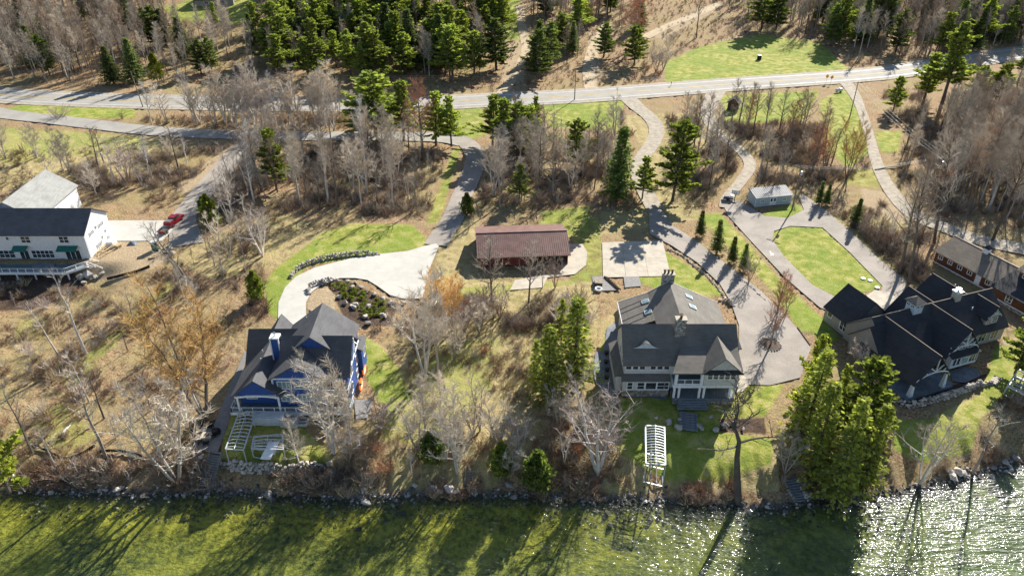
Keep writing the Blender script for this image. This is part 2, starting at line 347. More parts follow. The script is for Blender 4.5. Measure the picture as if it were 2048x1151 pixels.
def ground_mat():
    mm, N, L, B = newmat('ground'); pos = N.new('ShaderNodeNewGeometry').outputs['Position']
    def attr(n): a = N.new('ShaderNodeAttribute'); a.attribute_name = n; return a.outputs['Fac']
    n1 = noise(N, L, pos, .07, 4); n2 = noise(N, L, pos, .45, 5, .65); n3 = noise(N, L, pos, 2.6, 5, .7); n4 = noise(N, L, pos, 9, 3, .7)
    litter = ramp(N, L, n3, [(.34, (.06, .036, .02)), (.45, (.21, .125, .065)), (.55, (.40, .26, .135)), (.68, (.58, .43, .26))])
    litter = mixc(N, L, ramp(N, L, n2, [(.35, (0, 0, 0)), (.65, (.75,) * 3)]), litter, ramp(N, L, n4, [(.3, (.18, .13, .075)), (.7, (.46, .35, .22))]))
    litter = mixc(N, L, ramp(N, L, n1, [(.45, (0, 0, 0)), (.65, (.6,) * 3)]), litter, (.30, .26, .11))
    dry = ramp(N, L, n4, [(.34, (.22, .165, .075)), (.5, (.43, .345, .165)), (.66, (.58, .48, .27))])
    dry = mixc(N, L, ramp(N, L, n2, [(.45, (0, 0, 0)), (.68, (.8,) * 3)]), dry, ramp(N, L, n3, [(.3, (.15, .15, .035)), (.7, (.33, .30, .10))]))
    dry = mixc(N, L, ramp(N, L, noise(N, L, pos, .9, 4), [(.5, (0, 0, 0)), (.66, (.7,) * 3)]), dry, litter)
    lawn = ramp(N, L, n2, [(.38, (.13, .205, .018)), (.46, (.25, .285, .035)), (.54, (.38, .355, .085)), (.62, (.52, .45, .19))])
    lawn = mixc(N, L, ramp(N, L, n1, [(.40, (.65,) * 3), (.54, (0, 0, 0))]), lawn, ramp(N, L, n3, [(.4, (.085, .20, .012)), (.6, (.20, .305, .03))]))
    lawn = mixc(N, L, .35, lawn, ramp(N, L, n4, [(.38, (.09, .12, .016)), (.62, (.46, .45, .15))]))
    wv = N.new('ShaderNodeTexWave'); wv.inputs['Scale'].default_value = .28; wv.inputs['Distortion'].default_value = 1.5; wv.bands_direction = 'DIAGONAL'; L.new(pos, wv.inputs[0])
    lawn = mixc(N, L, .06, lawn, mixc(N, L, wv.outputs['Fac'], (.10, .15, .02), (.25, .27, .07)))
    sand = ramp(N, L, n3, [(.25, (.24, .17, .10)), (.7, (.50, .39, .25))]); soil = ramp(N, L, n3, [(.3, (.045, .032, .024)), (.7, (.15, .10, .07))])
    bed = ramp(N, L, noise(N, L, pos, .13, 6, .66, .8), [(.38, (.045, .065, .018)), (.49, (.24, .22, .03)), (.60, (.60, .52, .085))])
    bed = mixc(N, L, .5, bed, ramp(N, L, noise(N, L, pos, 1.3, 5, .7), [(.40, (.03, .045, .016)), (.60, (.58, .52, .12))]))
    bed = mixc(N, L, ramp(N, L, math_(N, L, 'MULTIPLY', attr('shore'), -.02), [(.08, (0, 0, 0)), (.6, (.85,) * 3)]), bed, ramp(N, L, noise(N, L, pos, .5, 4), [(.3, (.07, .12, .07)), (.7, (.21, .28, .17))]))
    sp_ = N.new('ShaderNodeSeparateXYZ'); L.new(pos, sp_.inputs[0])
    bed = mixc(N, L, ramp(N, L, math_(N, L, 'ADD', math_(N, L, 'MULTIPLY', sp_.outputs[0], .006), .4), [(.42, (0, 0, 0)), (.8, (.75,) * 3)]), bed, ramp(N, L, noise(N, L, pos, .35, 5), [(.4, (.07, .12, .085)), (.6, (.24, .29, .20))]))
    def edge(a, lo, hi, k=.75):
        s = math_(N, L, 'ADD', a, math_(N, L, 'MULTIPLY', math_(N, L, 'SUBTRACT', n2, .5), k)); s = math_(N, L, 'ADD', s, math_(N, L, 'MULTIPLY', math_(N, L, 'SUBTRACT', n3, .5), k))
        return ramp(N, L, s, [(lo, (0, 0, 0)), (hi, (1, 1, 1))])
    c = mixc(N, L, edge(attr('dry'), .35, .75, .9), litter, dry)
    c = mixc(N, L, edge(attr('soil'), .35, .65), c, soil); c = mixc(N, L, edge(attr('sand'), .35, .65), c, sand)
    c = mixc(N, L, edge(attr('lawn'), .28, .72, 1.5), c, lawn)
    sh = attr('shore')
    c = mixc(N, L, ramp(N, L, math_(N, L, 'ADD', math_(N, L, 'MULTIPLY', sh, .1), .5), [(.50, (1, 1, 1)), (.62, (0, 0, 0))]), c, ramp(N, L, n3, [(.3, (.03, .028, .026)), (.7, (.17, .15, .13))]))
    c = mixc(N, L, ramp(N, L, math_(N, L, 'ADD', math_(N, L, 'MULTIPLY', sh, .1), .5), [(.28, (1, 1, 1)), (.46, (0, 0, 0))]), c, bed)
    L.new(c, B.inputs['Base Color']); B.inputs['Roughness'].default_value = .95; B.inputs['Specular IOR Level'].default_value = .1
    hsum = math_(N, L, 'ADD', n3, math_(N, L, 'MULTIPLY', n4, .5)); bump(N, L, B, hsum, .9, .22); return mm
me.materials.append(ground_mat()); tag(link('ground', me), kind='structure')
# ------------------------------------------------------------------ lake
def lake_mat():
    mm, N, L, B = newmat('lake_water'); N.remove(B); pos = N.new('ShaderNodeNewGeometry').outputs['Position']
    mp = N.new('ShaderNodeMapping'); mp.inputs['Rotation'].default_value = (0, 0, R(-14)); mp.inputs['Scale'].default_value = (.42, 1.45, 1); L.new(pos, mp.inputs[0])
    a = noise(N, L, mp.outputs[0], 1.25, 2, .5, .3); b = noise(N, L, mp.outputs[0], 2.6, 1, .5, .3); c = noise(N, L, mp.outputs[0], .3, 1, .5)
    h = math_(N, L, 'ADD', math_(N, L, 'ADD', a, math_(N, L, 'MULTIPLY', b, .4)), math_(N, L, 'MULTIPLY', c, 1.0))
    bp = N.new('ShaderNodeBump'); bp.inputs['Strength'].default_value = 1.0; bp.inputs['Distance'].default_value = .34; L.new(h, bp.inputs['Height'])
    gl = N.new('ShaderNodeBsdfGlossy'); gl.inputs['Roughness'].default_value = .085; L.new(bp.outputs[0], gl.inputs['Normal'])
    tr = N.new('ShaderNodeBsdfTransparent'); tr.inputs[0].default_value = (.78, .83, .68, 1)
    ge = N.new('ShaderNodeNewGeometry'); dt = N.new('ShaderNodeVectorMath'); dt.operation = 'DOT_PRODUCT'; L.new(bp.outputs[0], dt.inputs[0]); L.new(ge.outputs['Incoming'], dt.inputs[1])
    fz_ = math_(N, L, 'POWER', math_(N, L, 'SUBTRACT', 1.0, math_(N, L, 'MINIMUM', math_(N, L, 'ABSOLUTE', dt.outputs['Value']), 1.0)), 5.0); frv = math_(N, L, 'ADD', math_(N, L, 'MULTIPLY', fz_, .97), .025)
    g2 = N.new('ShaderNodeBsdfGlossy'); g2.inputs['Roughness'].default_value = .36; L.new(bp.outputs[0], g2.inputs['Normal']); gm = N.new('ShaderNodeMixShader'); gm.inputs[0].default_value = .4; L.new(gl.outputs[0], gm.inputs[1]); L.new(g2.outputs[0], gm.inputs[2])
    mx = N.new('ShaderNodeMixShader'); L.new(frv, mx.inputs[0]); L.new(tr.outputs[0], mx.inputs[1]); L.new(gm.outputs[0], mx.inputs[2])
    L.new(mx.outputs[0], N['Material Output'].inputs[0]); return mm
tag(MB().add([(-1500, -700, 0), (1500, -700, 0), (1500, 110, 0), (-1500, 110, 0)], [(0, 1, 2, 3)]).build('lake', lake_mat()), kind='structure')
# ------------------------------------------------------------------ roads, drives and paved areas: sheets that follow the ground
def drape(name, pts, mat, off=.06, step=2.0, parent=None, kind='structure'):
    P = [Vector((p[0], p[1])) for p in pts]; Q = []
    for a, b in zip(P, P[1:] + P[:1]):
        n = max(1, int((b - a).length / step)); Q += [a.lerp(b, i / n) for i in range(n)]
    nb = len(Q); A = np.array([tuple(q) for q in Q]); lo, hi = A.min(0), A.max(0)
    gx, gy = np.meshgrid(np.arange(lo[0], hi[0], step), np.arange(lo[1], hi[1], step))
    sd_ = poly_sd(gx.ravel(), gy.ravel(), A)
    Q += [Vector((x, y)) for x, y, s in zip(gx.ravel(), gy.ravel(), sd_) if s > step * .4]
    vs, es, fs, *_ = delaunay_2d_cdt(Q, [(i, (i + 1) % nb) for i in range(nb)], [list(range(nb))], 2, 1e-4)
    V = np.array([tuple(q) for q in vs]); Zv = hgt(V[:, 0], V[:, 1]) + off
    mb = MB().add([(x, y, z) for (x, y), z in zip(V, Zv)], [tuple(f) for f in fs])
    me_ = mb.mesh(name, mat); me_.polygons.foreach_set('use_smooth', [True] * len(fs))
    if len(me_.polygons) and sum(p.normal.z for p in me_.polygons) < 0: me_.flip_normals()
    o = link(name, me_, parent)
    if kind and not parent: o['kind'] = kind
    return o
def smooth_path(pts, n=6):
    out = []; P = [Vector(p) for p in pts]
    for i in range(len(P) - 1):
        p0, p1, p2, p3 = P[max(i - 1, 0)], P[i], P[i + 1], P[min(i + 2, len(P) - 1)]
        for k in range(n):
            t = k / n; out.append(.5 * ((2 * p1) + (p2 - p0) * t + (2 * p0 - 5 * p1 + 4 * p2 - p3) * t * t + (3 * p1 - p0 - 3 * p2 + p3) * t ** 3))
    out.append(P[-1]); return out
def ribbon(name, path, w, mat, off=.06, shift=0.0, parent=None, dash=None, kind='structure'):
    mb = MB(); n = len(path); L_ = []
    ws = w if hasattr(w, '__len__') else None
    for i, p in enumerate(path):
        d = (path[min(i + 1, n - 1)] - path[max(i - 1, 0)]); d.z = 0; d.normalize(); s = Vector((-d.y, d.x, 0))
        ww = np.interp(i / (n - 1), np.linspace(0, 1, len(ws)), ws) if ws else w
        row = []
        for k in (-.5, -.17, .17, .5):
            q = p + s * (shift + k * ww); row.append((q.x, q.y, hz(q.x, q.y) + off))
        L_.append(row)
    for i in range(n - 1):
        for k in range(3): mb.add([L_[i][k], L_[i][k + 1], L_[i + 1][k + 1], L_[i + 1][k]], [(3, 2, 1, 0)])
    me_ = mb.mesh(name, mat)
    if sum(p.normal.z for p in me_.polygons) < 0: me_.flip_normals()
    o = link(name, me_, parent)
    if kind and not parent: o['kind'] = kind
    return o
def gp(px, n=6): return smooth_path([G(u, v) for u, v in px], n)
main = gp([(-420,150),(-160,172),(0,190),(200,200),(400,205),(600,208),(800,209),(900,204),(1000,199),(1150,192),(1300,181),(1500,166),(1700,152),(1790,143),(1860,133),(1950,119),(2060,104),(2300,80)], 8)
ribbon('road_shoulder', main, 15.5, m['gravel'], .05); ribbon('road', main, 11.5, m['road'], .075)
for s_ in (-.16, .16): ribbon('centre_line', main, .17, m['yellow'], .10, s_)
for s_ in (-4.6, 4.6): ribbon('edge_line', main, .22, m['white'], .10, s_)
lane = gp([(-300,180),(-120,200),(0,226),(100,238),(200,250),(300,261),(420,268),(520,270),(620,272),(720,272),(820,273),(890,276),(930,284)], 6)
ribbon('frontage_lane', lane, 7.4, m['road'], .065)
ribbon('driveway', gp([(918,276),(940,292),(952,318),(938,360),(920,400),(904,440),(884,470),(872,490)]), [5.2,6.2,5.6,5.2,5.4,5.6], m['asphalt'], .07)
ribbon('driveway', gp([(520,272),(480,300),(440,345),(405,385),(380,415),(365,440),(370,470),(372,490)]), [6,6.5,6.5,6,6.5,8], m['asphalt'], .055)
drape('driveway', [G(u, v) for u, v in [(208,441),(330,441),(345,460),(325,482),(214,482),(212,460)]], m['concrete'], .08)
drv = [(845,493),(872,487),(878,492),(862,530),(845,597),(805,597),(780,590),(755,572),(735,560),(710,556),(680,556),(645,568),(622,585),(612,605),(612,625),(618,650),(585,665),(560,665),(556,640),(557,605),(570,575),(592,553),(630,535),(700,517),(760,508),(815,502)]
drape('driveway', [G(u, v) for u, v in drv], m['concrete'], .075)
ribbon('driveway', gp([(1252,192),(1272,212),(1300,235),(1313,258),(1306,285),(1285,315),(1277,345),(1290,380),(1310,418)]), [6.5,5,4.5,4.5,4.5], m['gravel'], .042)
drape('driveway', [G(u, v) for u, v in [(1296,405),(1322,418),(1345,450),(1400,487),(1455,530),(1520,580),(1580,640),(1622,695),(1600,755),(1540,770),(1482,768),(1478,735),(1478,650),(1462,605),(1440,568),(1395,525),(1345,492),(1300,468)]], m['asphalt'], .06)
ribbon('driveway', gp([(1434,180),(1418,215),(1420,245),(1445,275),(1480,300),(1500,330),(1480,365),(1455,395),(1450,415)]), [6.5,4,3.6,3,3], m['gravel'], .035)
drape('driveway', [G(u, v) for u, v in [(1445,405),(1480,402),(1530,432),(1575,436),(1608,420),(1598,395),(1605,388),(1640,412),(1700,462),(1760,520),(1810,560),(1808,600),(1770,640),(1755,640),(1755,600),(1765,572),(1700,505),(1645,455),(1580,452),(1548,462),(1545,480),(1570,515),(1625,570),(1665,590),(1680,605),(1660,622),(1640,615),(1570,555),(1500,480),(1455,430)]], m['asphalt'], .06)
drape('concrete_apron', [G(u, v) for u, v in [(1722,598),(1750,580),(1780,585),(1800,605),(1790,640),(1765,650),(1735,640)]], m['oldconcrete'], .085)
ribbon('gravel_road', gp([(1692,165),(1712,195),(1728,235),(1740,275),(1755,330),(1785,385),(1830,430),(1890,455),(1960,480),(2060,500)]), [5,3,2.8,3.6,5,5.5,6], m['gravel'], .055)
drape('concrete_pad', [G(u, v) for u, v in [(1135,488),(1165,488),(1175,505),(1172,530),(1150,548),(1095,555),(1085,575),(1020,580),(1030,560),(1120,545)]], m['oldconcrete'], .06)
# parking pad of six slabs
pad = [G(u, v) for u, v in [(1204,485),(1325,481),(1342,552),(1206,555)]]
pr = tag(empty('parking_pad', pad[3]), kind='structure')
for i in range(3):
    for j in range(2):
        def q(a, b): return pad[0].lerp(pad[1], a).lerp(pad[3].lerp(pad[2], a), b)
        e_ = .0016; c4 = [q(i / 3 + e_, j / 2 + e_), q((i + 1) / 3 - e_, j / 2 + e_), q((i + 1) / 3 - e_, (j + 1) / 2 - e_), q(i / 3 + e_, (j + 1) / 2 - e_)]
        MB().slab([c + Vector((0, 0, .09)) - pad[3] for c in c4], .12).build('slab', m['oldconcrete'], pr)
ribbon('forest_track', gp([(1000,192),(1030,150),(1052,100),(1045,60),(1040,10)]), 4, m['sand'], .035)
ribbon('forest_track', gp([(1185,185),(1178,140),(1190,90),(1215,50)]), 5, m['sand'], .035)
ribbon('forest_track', gp([(1290,75),(1330,55),(1390,30),(1440,8)]), 5, m['sand'], .035)
ribbon('footpath', gp([(1213,705),(1210,740),(1217,770),(1235,790)]), 4, m['slate'], .06)
drape('patio', [G(u, v) for u, v in [(1214,655),(1238,640),(1245,785),(1212,770),(1205,720)]], m['slate'], .05)
drape('patio', [G(u, v) for u, v in [(1245,782),(1330,778),(1335,800),(1300,795),(1250,795)]], m['slate'], .055)
drape('patio', [G(u, v) for u, v in [(488,705),(497,700),(455,850),(436,905),(420,905),(385,895),(395,862),(430,845)]], m['paver'], .05)
drape('patio', [G(u, v) for u, v in [(708,800),(742,797),(745,815),(735,835),(712,838)]], m['paver'], .06)
drape('patio', [G(u, v) for u, v in [(1475,738),(1492,742),(1500,765),(1488,782),(1472,785),(1462,770)]], m['oldconcrete'], .07)
drape('patio', [G(u, v) for u, v in [(1900,742),(1925,733),(1955,738),(1960,752),(1930,765),(1905,762)]], m['slate'], .06)
drape('walkway', [G(u, v) for u, v in [(1247,553),(1278,553),(1283,572),(1250,575)]], m['paver'], .07)
drape('fire_pad', [G(u, v) for u, v in [(1184,553),(1205,552),(1240,580),(1188,582)]], m['paver'], .06)
# white arrow painted on the loop drive
A_ = G(1543, 512, .1)
mb = MB()
for a, b in (((1540,503),(1545,512)), ((1545,512),(1541.5,510)), ((1545,512),(1546,507))): mb.bar(G(*a, .08), G(*b, .08), .22, .01)
tag(mb.build('arrow_marking', m['white']), kind='structure')
# ------------------------------------------------------------------ houses
_wc = {}
class House:
    def __init__(s, name, label, cat, loc, ang=0.0, group=None):
        s.o = tag(empty(name, loc, ang), label, cat, group)
    def part(s, name, mb, mat, parent=None, **k): return mb.build(name, mat, parent or s.o, **k)
    def box(s, name, mat, *b, parent=None): return s.part(name, MB().box(*b), mat, parent)
    def gable(s, x0, x1, y0, y1, zb, ze, zr, ax, wall, roof, ov=.45, rk=.4, trim='white', cap=None, ridge=None, ends=(1, 1), walls=True):
        # ridge runs along ax; ridge position defaults to the middle
        sw = (lambda p: p) if ax == 'x' else (lambda p: (p[1], p[0], p[2]))
        a0, a1, b0, b1 = (x0, x1, y0, y1) if ax == 'x' else (y0, y1, x0, x1)
        c = (b0 + b1) / 2 if ridge is None else ridge
        if walls:
            mb = MB(); vs = []
            for a in (a0, a1): vs += [(a, b0, zb), (a, b1, zb), (a, b1, ze), (a, c, zr - .02), (a, b0, ze)]
            mb.add([sw(p) for p in vs], [(0, 1, 2, 3, 4), (9, 8, 7, 6, 5), (0, 4, 9, 5), (1, 6, 7, 2), (2, 7, 8, 3), (3, 8, 9, 4)])
            bm = bmesh.new(); 
            me_ = mb.mesh('wall', m[wall]); bm.from_mesh(me_); bmesh.ops.recalc_face_normals(bm, faces=bm.faces); bm.to_mesh(me_); bm.free()
            link('wall', me_, s.o)
        t = .2; A0, A1 = a0 - rk * ends[0], a1 + rk * ends[1]; out = []
        for b, sg in ((b0, -1), (b1, 1)):
            sl = (zr - ze) / abs(c - b); be = b + sg * ov; z_e = ze - sl * ov
            mb = MB().slab([sw(p) for p in [(A0, be, z_e + t), (A1, be, z_e + t), (A1, c, zr + t), (A0, c, zr + t)]], t)
            s.part('roof', mb, m[roof]); out.append((be, z_e))
        mb = MB()
        for (be, z_e) in out:
            for a, e in ((A0, ends[0]), (A1, ends[1])):
                if e: mb.bar(sw((a, be, z_e + t * .45)), sw((a, c, zr + t * .45)), .07, .34)
            mb.bar(sw((A0, be, z_e + t * .4)), sw((A1, be, z_e + t * .4)), .07, .24)
        if cap: s.part('ridge_cap', MB().bar(sw((A0, c, zr + t + .01)), sw((A1, c, zr + t + .01)), .14, .04), m['shE'])
    def shed(s, x0, x1, y0, y1, z0, z1, roof, ax='y', t=.18, trim='white'):     # one slope: z0 at the low-index side, z1 at the high
        P = [(x0, y0, z0), (x1, y0, z0), (x1, y1, z1), (x0, y1, z1)] if ax == 'y' else [(x0, y0, z0), (x1, y0, z1), (x1, y1, z1), (x0, y1, z0)]
        s.part('roof', MB().slab(P, t), m[roof])
    def win(s, x, y, z, w, h, face='S', cols=2, rows=1, frame='white', glass='glass', b=.13):
        key = (w, h, cols, rows, frame, glass, b)
        if key not in _wc:
            f = MB(); d = .05
            f.box(-w/2 - b, -w/2, -d, d, -h/2 - b, h/2 + b); f.box(w/2, w/2 + b, -d, d, -h/2 - b, h/2 + b)
            f.box(-w/2, w/2, -d, d, h/2, h/2 + b); f.box(-w/2, w/2, -d - .03, d, -h/2 - b, -h/2)
            for i in range(1, cols): xx = -w/2 + w * i / cols; f.box(xx - .045, xx + .045, -d, d - .01, -h/2, h/2)
            for i in range(1, rows): zz = -h/2 + h * i / rows; f.box(-w/2, w/2, -d + .01, d - .02, zz - .035, zz + .035)
            g = MB().box(-w/2 + .002, w/2 - .002, -.012, .02, -h/2 + .002, h/2 - .002)
            _wc[key] = (f.mesh('window', m[frame]), g.mesh('pane', m[glass]))
        rz = {'S': 0, 'E': math.pi / 2, 'N': math.pi, 'W': -math.pi / 2}[face]
        wv = link('window', _wc[key][0], s.o, (x, y, z), (0, 0, rz)); link('pane', _wc[key][1], wv); return wv
    def railing(s, pts, h=1.0, post=1.8, mat='white', name='railing', wires=3):
        mb = MB(); 
        for a, b in zip(pts, pts[1:]):
            a = Vector(a); b = Vector(b); up = Vector((0, 0, h)); n = max(1, round((b - a).length / post))
            mb.bar(a + up, b + up, .09, .08); mb.bar(a + Vector((0, 0, .1)), b + Vector((0, 0, .1)), .05, .05)
            for i in range(n + 1): q = a.lerp(b, i / n); mb.box(q.x - .055, q.x + .055, q.y - .055, q.y + .055, q.z, q.z + h)
            for k in range(1, wires): mb.bar(a + up * (k / wires), b + up * (k / wires), .018, .018)
        s.part(name, mb, m[mat])
    def post(s, x, y, z0, z1, w=.3, mat='white', name='column'): return s.box(name, m[mat], x - w/2, x + w/2, y - w/2, y + w/2, z0, z1)
    def truss(s, xc, y, ze, zr, hw, mat='trimgrey'):            # open timber arch in a gable facing -y
        mb = MB(); d = .16; zm = ze + (zr - ze) * .34
        pts = [(xc + hw * math.sin(t) * .93, y, ze + .1 + (zm - ze) * math.cos(t)) for t in np.linspace(-math.pi / 2, math.pi / 2, 11)]
        for a, b in zip(pts, pts[1:]): mb.bar(a, b, d, .24)
        mb.bar((xc, y, zm), (xc, y, zr - .2), d, d)
        for sg in (-1, 1):
            mb.bar((xc, y, zm + .2), (xc + sg * hw * .36, y, ze + (zr - ze) * .62), d, d)
            mb.bar((xc + sg * hw * .42, y, zm * .96 + ze * .04), (xc + sg * hw * .55, y, ze + (zr - ze) * .43), d, d)
        s.part('truss', mb, m[mat])
# ---- white house at the left edge
hA = House('house', 'long white two-storey house with slate roof, three teal awnings and a raised deck', 'house', (-115, 147, 3.7))
hA.gable(-16, 21.3, 0, 10.8, -2.2, 6.3, 9.75, 'x', 'sA', 'shA')
hA.gable(-6.5, 6.3, 9, 27, .2, 5.6, 9.6, 'y', 'sA', 'shA2')
hA.box('wall', m['white'], 6.35, 9.5, 10.9, 17, .2, 3.4); hA.shed(6.2, 9.9, 10.9, 17.3, 4.4, 3.4, 'shA2', 'x')
for x in (-12, -3.6, .1, 8.3, 16.7): hA.win(x, -.06, 4.95, 1.9, 1.45, 'S', 2, 2, 'white', 'glass', .06)
hA.win(4.4, -.06, 5.25, .55, .65, 'S', 1, 1, 'white', 'glass', .06)
for x, w_ in ((.2, 5.2), (11, 5.4)): hA.win(x + (2.2 if x < 5 else 0), -.06, 1.35, w_ * .88, 1.75, 'S', 5 if x > 5 else 4, 2, 'white', 'glass', .07)
hA.win(6.9, -.06, 1.15, 1.9, 2.1, 'S', 2, 1, 'white', 'glass', .07)
for x in (-5.2, 17.7): hA.win(x, -.06, 1.15, 3.2, 2.2, 'S', 3, 1, 'white', 'glass', .07)
for x, w_ in ((-6.4, 4), (6.7, 3.2), (17.1, 4.4)):
    P = [(x - w_/2, -1.5, 2.75), (x + w_/2, -1.5, 2.75), (x + w_/2, -.08, 3.45), (x - w_/2, -.08, 3.45)]
    hA.part('awning', MB().slab(P, .1), m['teal'])
for y, z, w_, n in ((3, 5.0, 1.9, 3), (7.4, 4.9, 2.1, 3), (4.6, 1.3, 2.3, 4), (8.9, .9, .9, 2)): hA.win(21.36, y, z, w_, .75, 'E', n, 2, 'white', 'glass', .06)
for y, z in ((5.2, 5.3), (6.6, 2.1), (8.4, 2.7)): hA.win(21.36, y, z, .45, .6, 'E', 1, 1, 'white', 'glass', .05)
for y, z in ((11.5, 4.1), (14.3, 4.2)): hA.win(6.36, y, z, .9, .9, 'E', 2, 2, 'white', 'glass', .05)
mb = MB().slab([(3, -5.7, -.1), (18.4, -5.7, -.1), (21.6, -2.6, -.1), (21.6, -.05, -.1), (3, -.05, -.1)], .25); hA.part('deck', mb, m['deck'])
mb = MB().slab([(-16, -3.4, -.1), (3, -3.4, -.1), (3, -.05, -.1), (-16, -.05, -.1)], .25); hA.part('deck', mb, m['deck'])
mb = MB(); 
for a, b in (((2.9,-5.75,-.3),(18.4,-5.75,-.3)), ((18.4,-5.75,-.3),(21.65,-2.6,-.3)), ((21.65,-2.6,-.3),(21.65,0,-.3)), ((-16,-3.45,-.3),(3,-3.45,-.3)), ((2.9,-5.75,-.3),(2.9,-3.4,-.3))): mb.bar(a, b, .1, .5)
hA.part('trim', mb, m['white'])
hA.railing([(-16,-3.4,-.1),(3,-3.4,-.1),(3,-5.65,-.1),(18.4,-5.65,-.1),(21.5,-2.6,-.1)])
hA.railing([(21.7,-2.6,-.1),(25,-3.2,-1.3)]); hA.railing([(21.7,-1.2,-.1),(25,-1.6,-1.3)])
for i in range(7): t = i / 6; hA.box('step', m['white'], 21.75 + 3.2 * t - .2, 21.75 + 3.2 * t + .25, -3.1, -1.3, -.35 - 1.1 * t, -.28 - 1.1 * t)
for x in (-9, -3, 3.4, 7.4, 11.4, 15.4, 18.6): hA.post(x, -5.5 if x > 3 else -3.2, -3.9, -.35, .25, 'white', 'post')
hA.part('spa_cover', MB().slab([(10,-3.6,.2),(14.2,-3.6,.2),(14.5,-3.2,.2),(14.5,-2.4,.2),(14.2,-2,.2),(10,-2,.2),(9.7,-2.4,.2),(9.7,-3.2,.2)], .3), m['slate'])
hA.part('downpipe', MB().tube([(21.42, .1, 6.2), (21.42, .1, -.5)], .06), m['white'])
# ---- navy house
hB = House('house', 'navy blue lake house with white trim, charcoal gables and a front deck', 'house', (-36, 98, 4.1))
def B(x): return x + 36
g = hB.gable
g(B(-45.1), B(-37.7), -3.0+.4, 8, -.6, 4.0, 6.9, 'y', 'sB', 'shB', .5, .5, walls=False, ends=(1, 0))         # left front gable roof, over the porch
hB.part('wall', MB().add([(B(-45), -.9, -.6), (B(-37.8), -.9, -.6), (B(-37.8), -.9, 3.95), (B(-41.4), -.9, 6.75), (B(-45), -.9, 3.95), (B(-45), 8, -.6), (B(-37.8), 8, -.6), (B(-37.8), 8, 3.95), (B(-41.4), 8, 6.75), (B(-45), 8, 3.95)], [(0,1,2,3,4),(9,8,7,6,5),(0,4,9,5),(1,6,7,2),(2,7,8,3),(3,8,9,4)]), m['sB'])
hB.part('wall', MB().add([(B(-44.9), -2.85, 4.05), (B(-37.9), -2.85, 4.05), (B(-41.4), -2.85, 6.75)], [(0, 1, 2)]).add([(B(-44.9), -2.7, 4.05), (B(-37.9), -2.7, 4.05), (B(-41.4), -2.7, 6.75)], [(2, 1, 0)]), m['sB'])
mb = MB(); arch = [(B(-45) + 7.2 * t, -2.9, 3.55 + .3 * math.sin(math.pi * t)) for t in np.linspace(0, 1, 9)]
for a, b in zip(arch, arch[1:]): mb.bar(a, b, .16, .35)
hB.part('trim', mb, m['white'])
g(B(-39.0), B(-30.7), -1.3, 9, -.6, 6.3, 9.0, 'y', 'sB', 'shB', .5, .5, ends=(1, 0))                         # central gable
g(B(-38.5), B(-27.1), .35, 10.0, -.6, 5.7, 9.9, 'x', 'sB', 'shB', .45, .55, ends=(0, 1))                       # main range
g(B(-38.6), B(-27.7), 3.6, 13.0, -.6, 6.7, 11.0, 'y', 'sB', 'shB', .5, .45)                                  # rear wing
g(B(-45.2), B(-36.5), 5.7, 14.3, -.6, 3.8, 7.9, 'x', 'sB', 'shB', .5, .5, ends=(1, 0))                           # left rear range
g(B(-43.9), B(-39.1), 10, 15.2, -.6, 4.0, 7.3, 'y', 'sB', 'shB', .4, .4)
hB.box('trim', m['white'], B(-39.0), B(-30.7), -1.42, -1.31, 6.0, 6.3)
for x in (-38.95, -30.75): hB.box('trim', m['white'], B(x) - .14, B(x) + .14, -1.45, -1.3, 2.0, 6.1)
for x in (-37.1, -34.4, -31.9): hB.win(B(x), -1.36, 4.85, 2.1, 1.35, 'S', 3, 1, 'white', 'skylight')
for x in (-36.9, -34.2, -31.8): hB.win(B(x), -1.36, 2.2, 2.0, 1.25, 'S', 3, 1, 'white', 'skylight')
for x in (-29.2,): hB.win(B(x), .19, 4.7, 2.2, 1.4, 'S', 3, 1, 'white', 'skylight'); hB.win(B(x), .19, 1.9, 2.4, 1.7, 'S', 3, 1, 'white', 'skylight')
hB.win(B(-43.0), -.96, 2.4, 1.6, 1.2, 'S', 2, 1, 'white', 'skylight'); hB.win(B(-39.6), -.96, 2.7, 2.6, .5, 'S', 3, 1, 'white', 'skylight')
for x in (-44.7, -38.0): hB.post(B(x), -2.7, .6, 3.7, .28)
for x in (-30.4, -27.0): hB.post(B(x), -2.6, .6, 3.4, .26)
hB.box('deck', m['deck'], B(-46.1), B(-26.4), -3.1, -.95, .35, .55); hB.box('deck', m['deck'], B(-30.6), B(-26.4), -.9, .2, .35, .55)
hB.box('trim', m['white'], B(-46.15), B(-26.35), -3.22, -3.12, .1, .58)
hB.railing([(B(-46.0), -1.0, .55), (B(-46.0), -3.0, .55), (B(-26.5), -3.0, .55), (B(-26.5), .1, .55)], .95, 1.75)
hB.shed(B(-30.9), B(-26.2), -3.0, .3, 3.5, 4.1, 'shB'); hB.box('trim', m['white'], B(-30.9), B(-26.2), -3.08, -2.98, 3.25, 3.5)
hB.railing([(B(-30.6), -2.8, 4.1), (B(-26.5), -2.8, 4.1), (B(-26.5), .1, 4.2)], .9, 1.6)
for y, z, w_, h_ in ((3.0, 4.6, 1.7, 2.0), (7.5, 3.4, 1.2, 1.7), (2.2, 1.4, 1.3, 1.5), (7.0, .9, 1.2, 1.3)): hB.win(B(-27.03), y, z, w_, h_, 'E', 2, 1)
hB.truss_ = None
mb = MB(); xe = B(-26.55)
for y0, z0, y1, z1 in ((1.6, 6.6, 8.7, 6.6), (5.17, 6.6, 5.17, 9.6), (2.9, 6.7, 5.17, 8.9), (7.4, 6.7, 5.17, 8.9)): mb.bar((xe, y0, z0), (xe, y1, z1), .15, .2)
hB.part('truss', mb, m['white'])
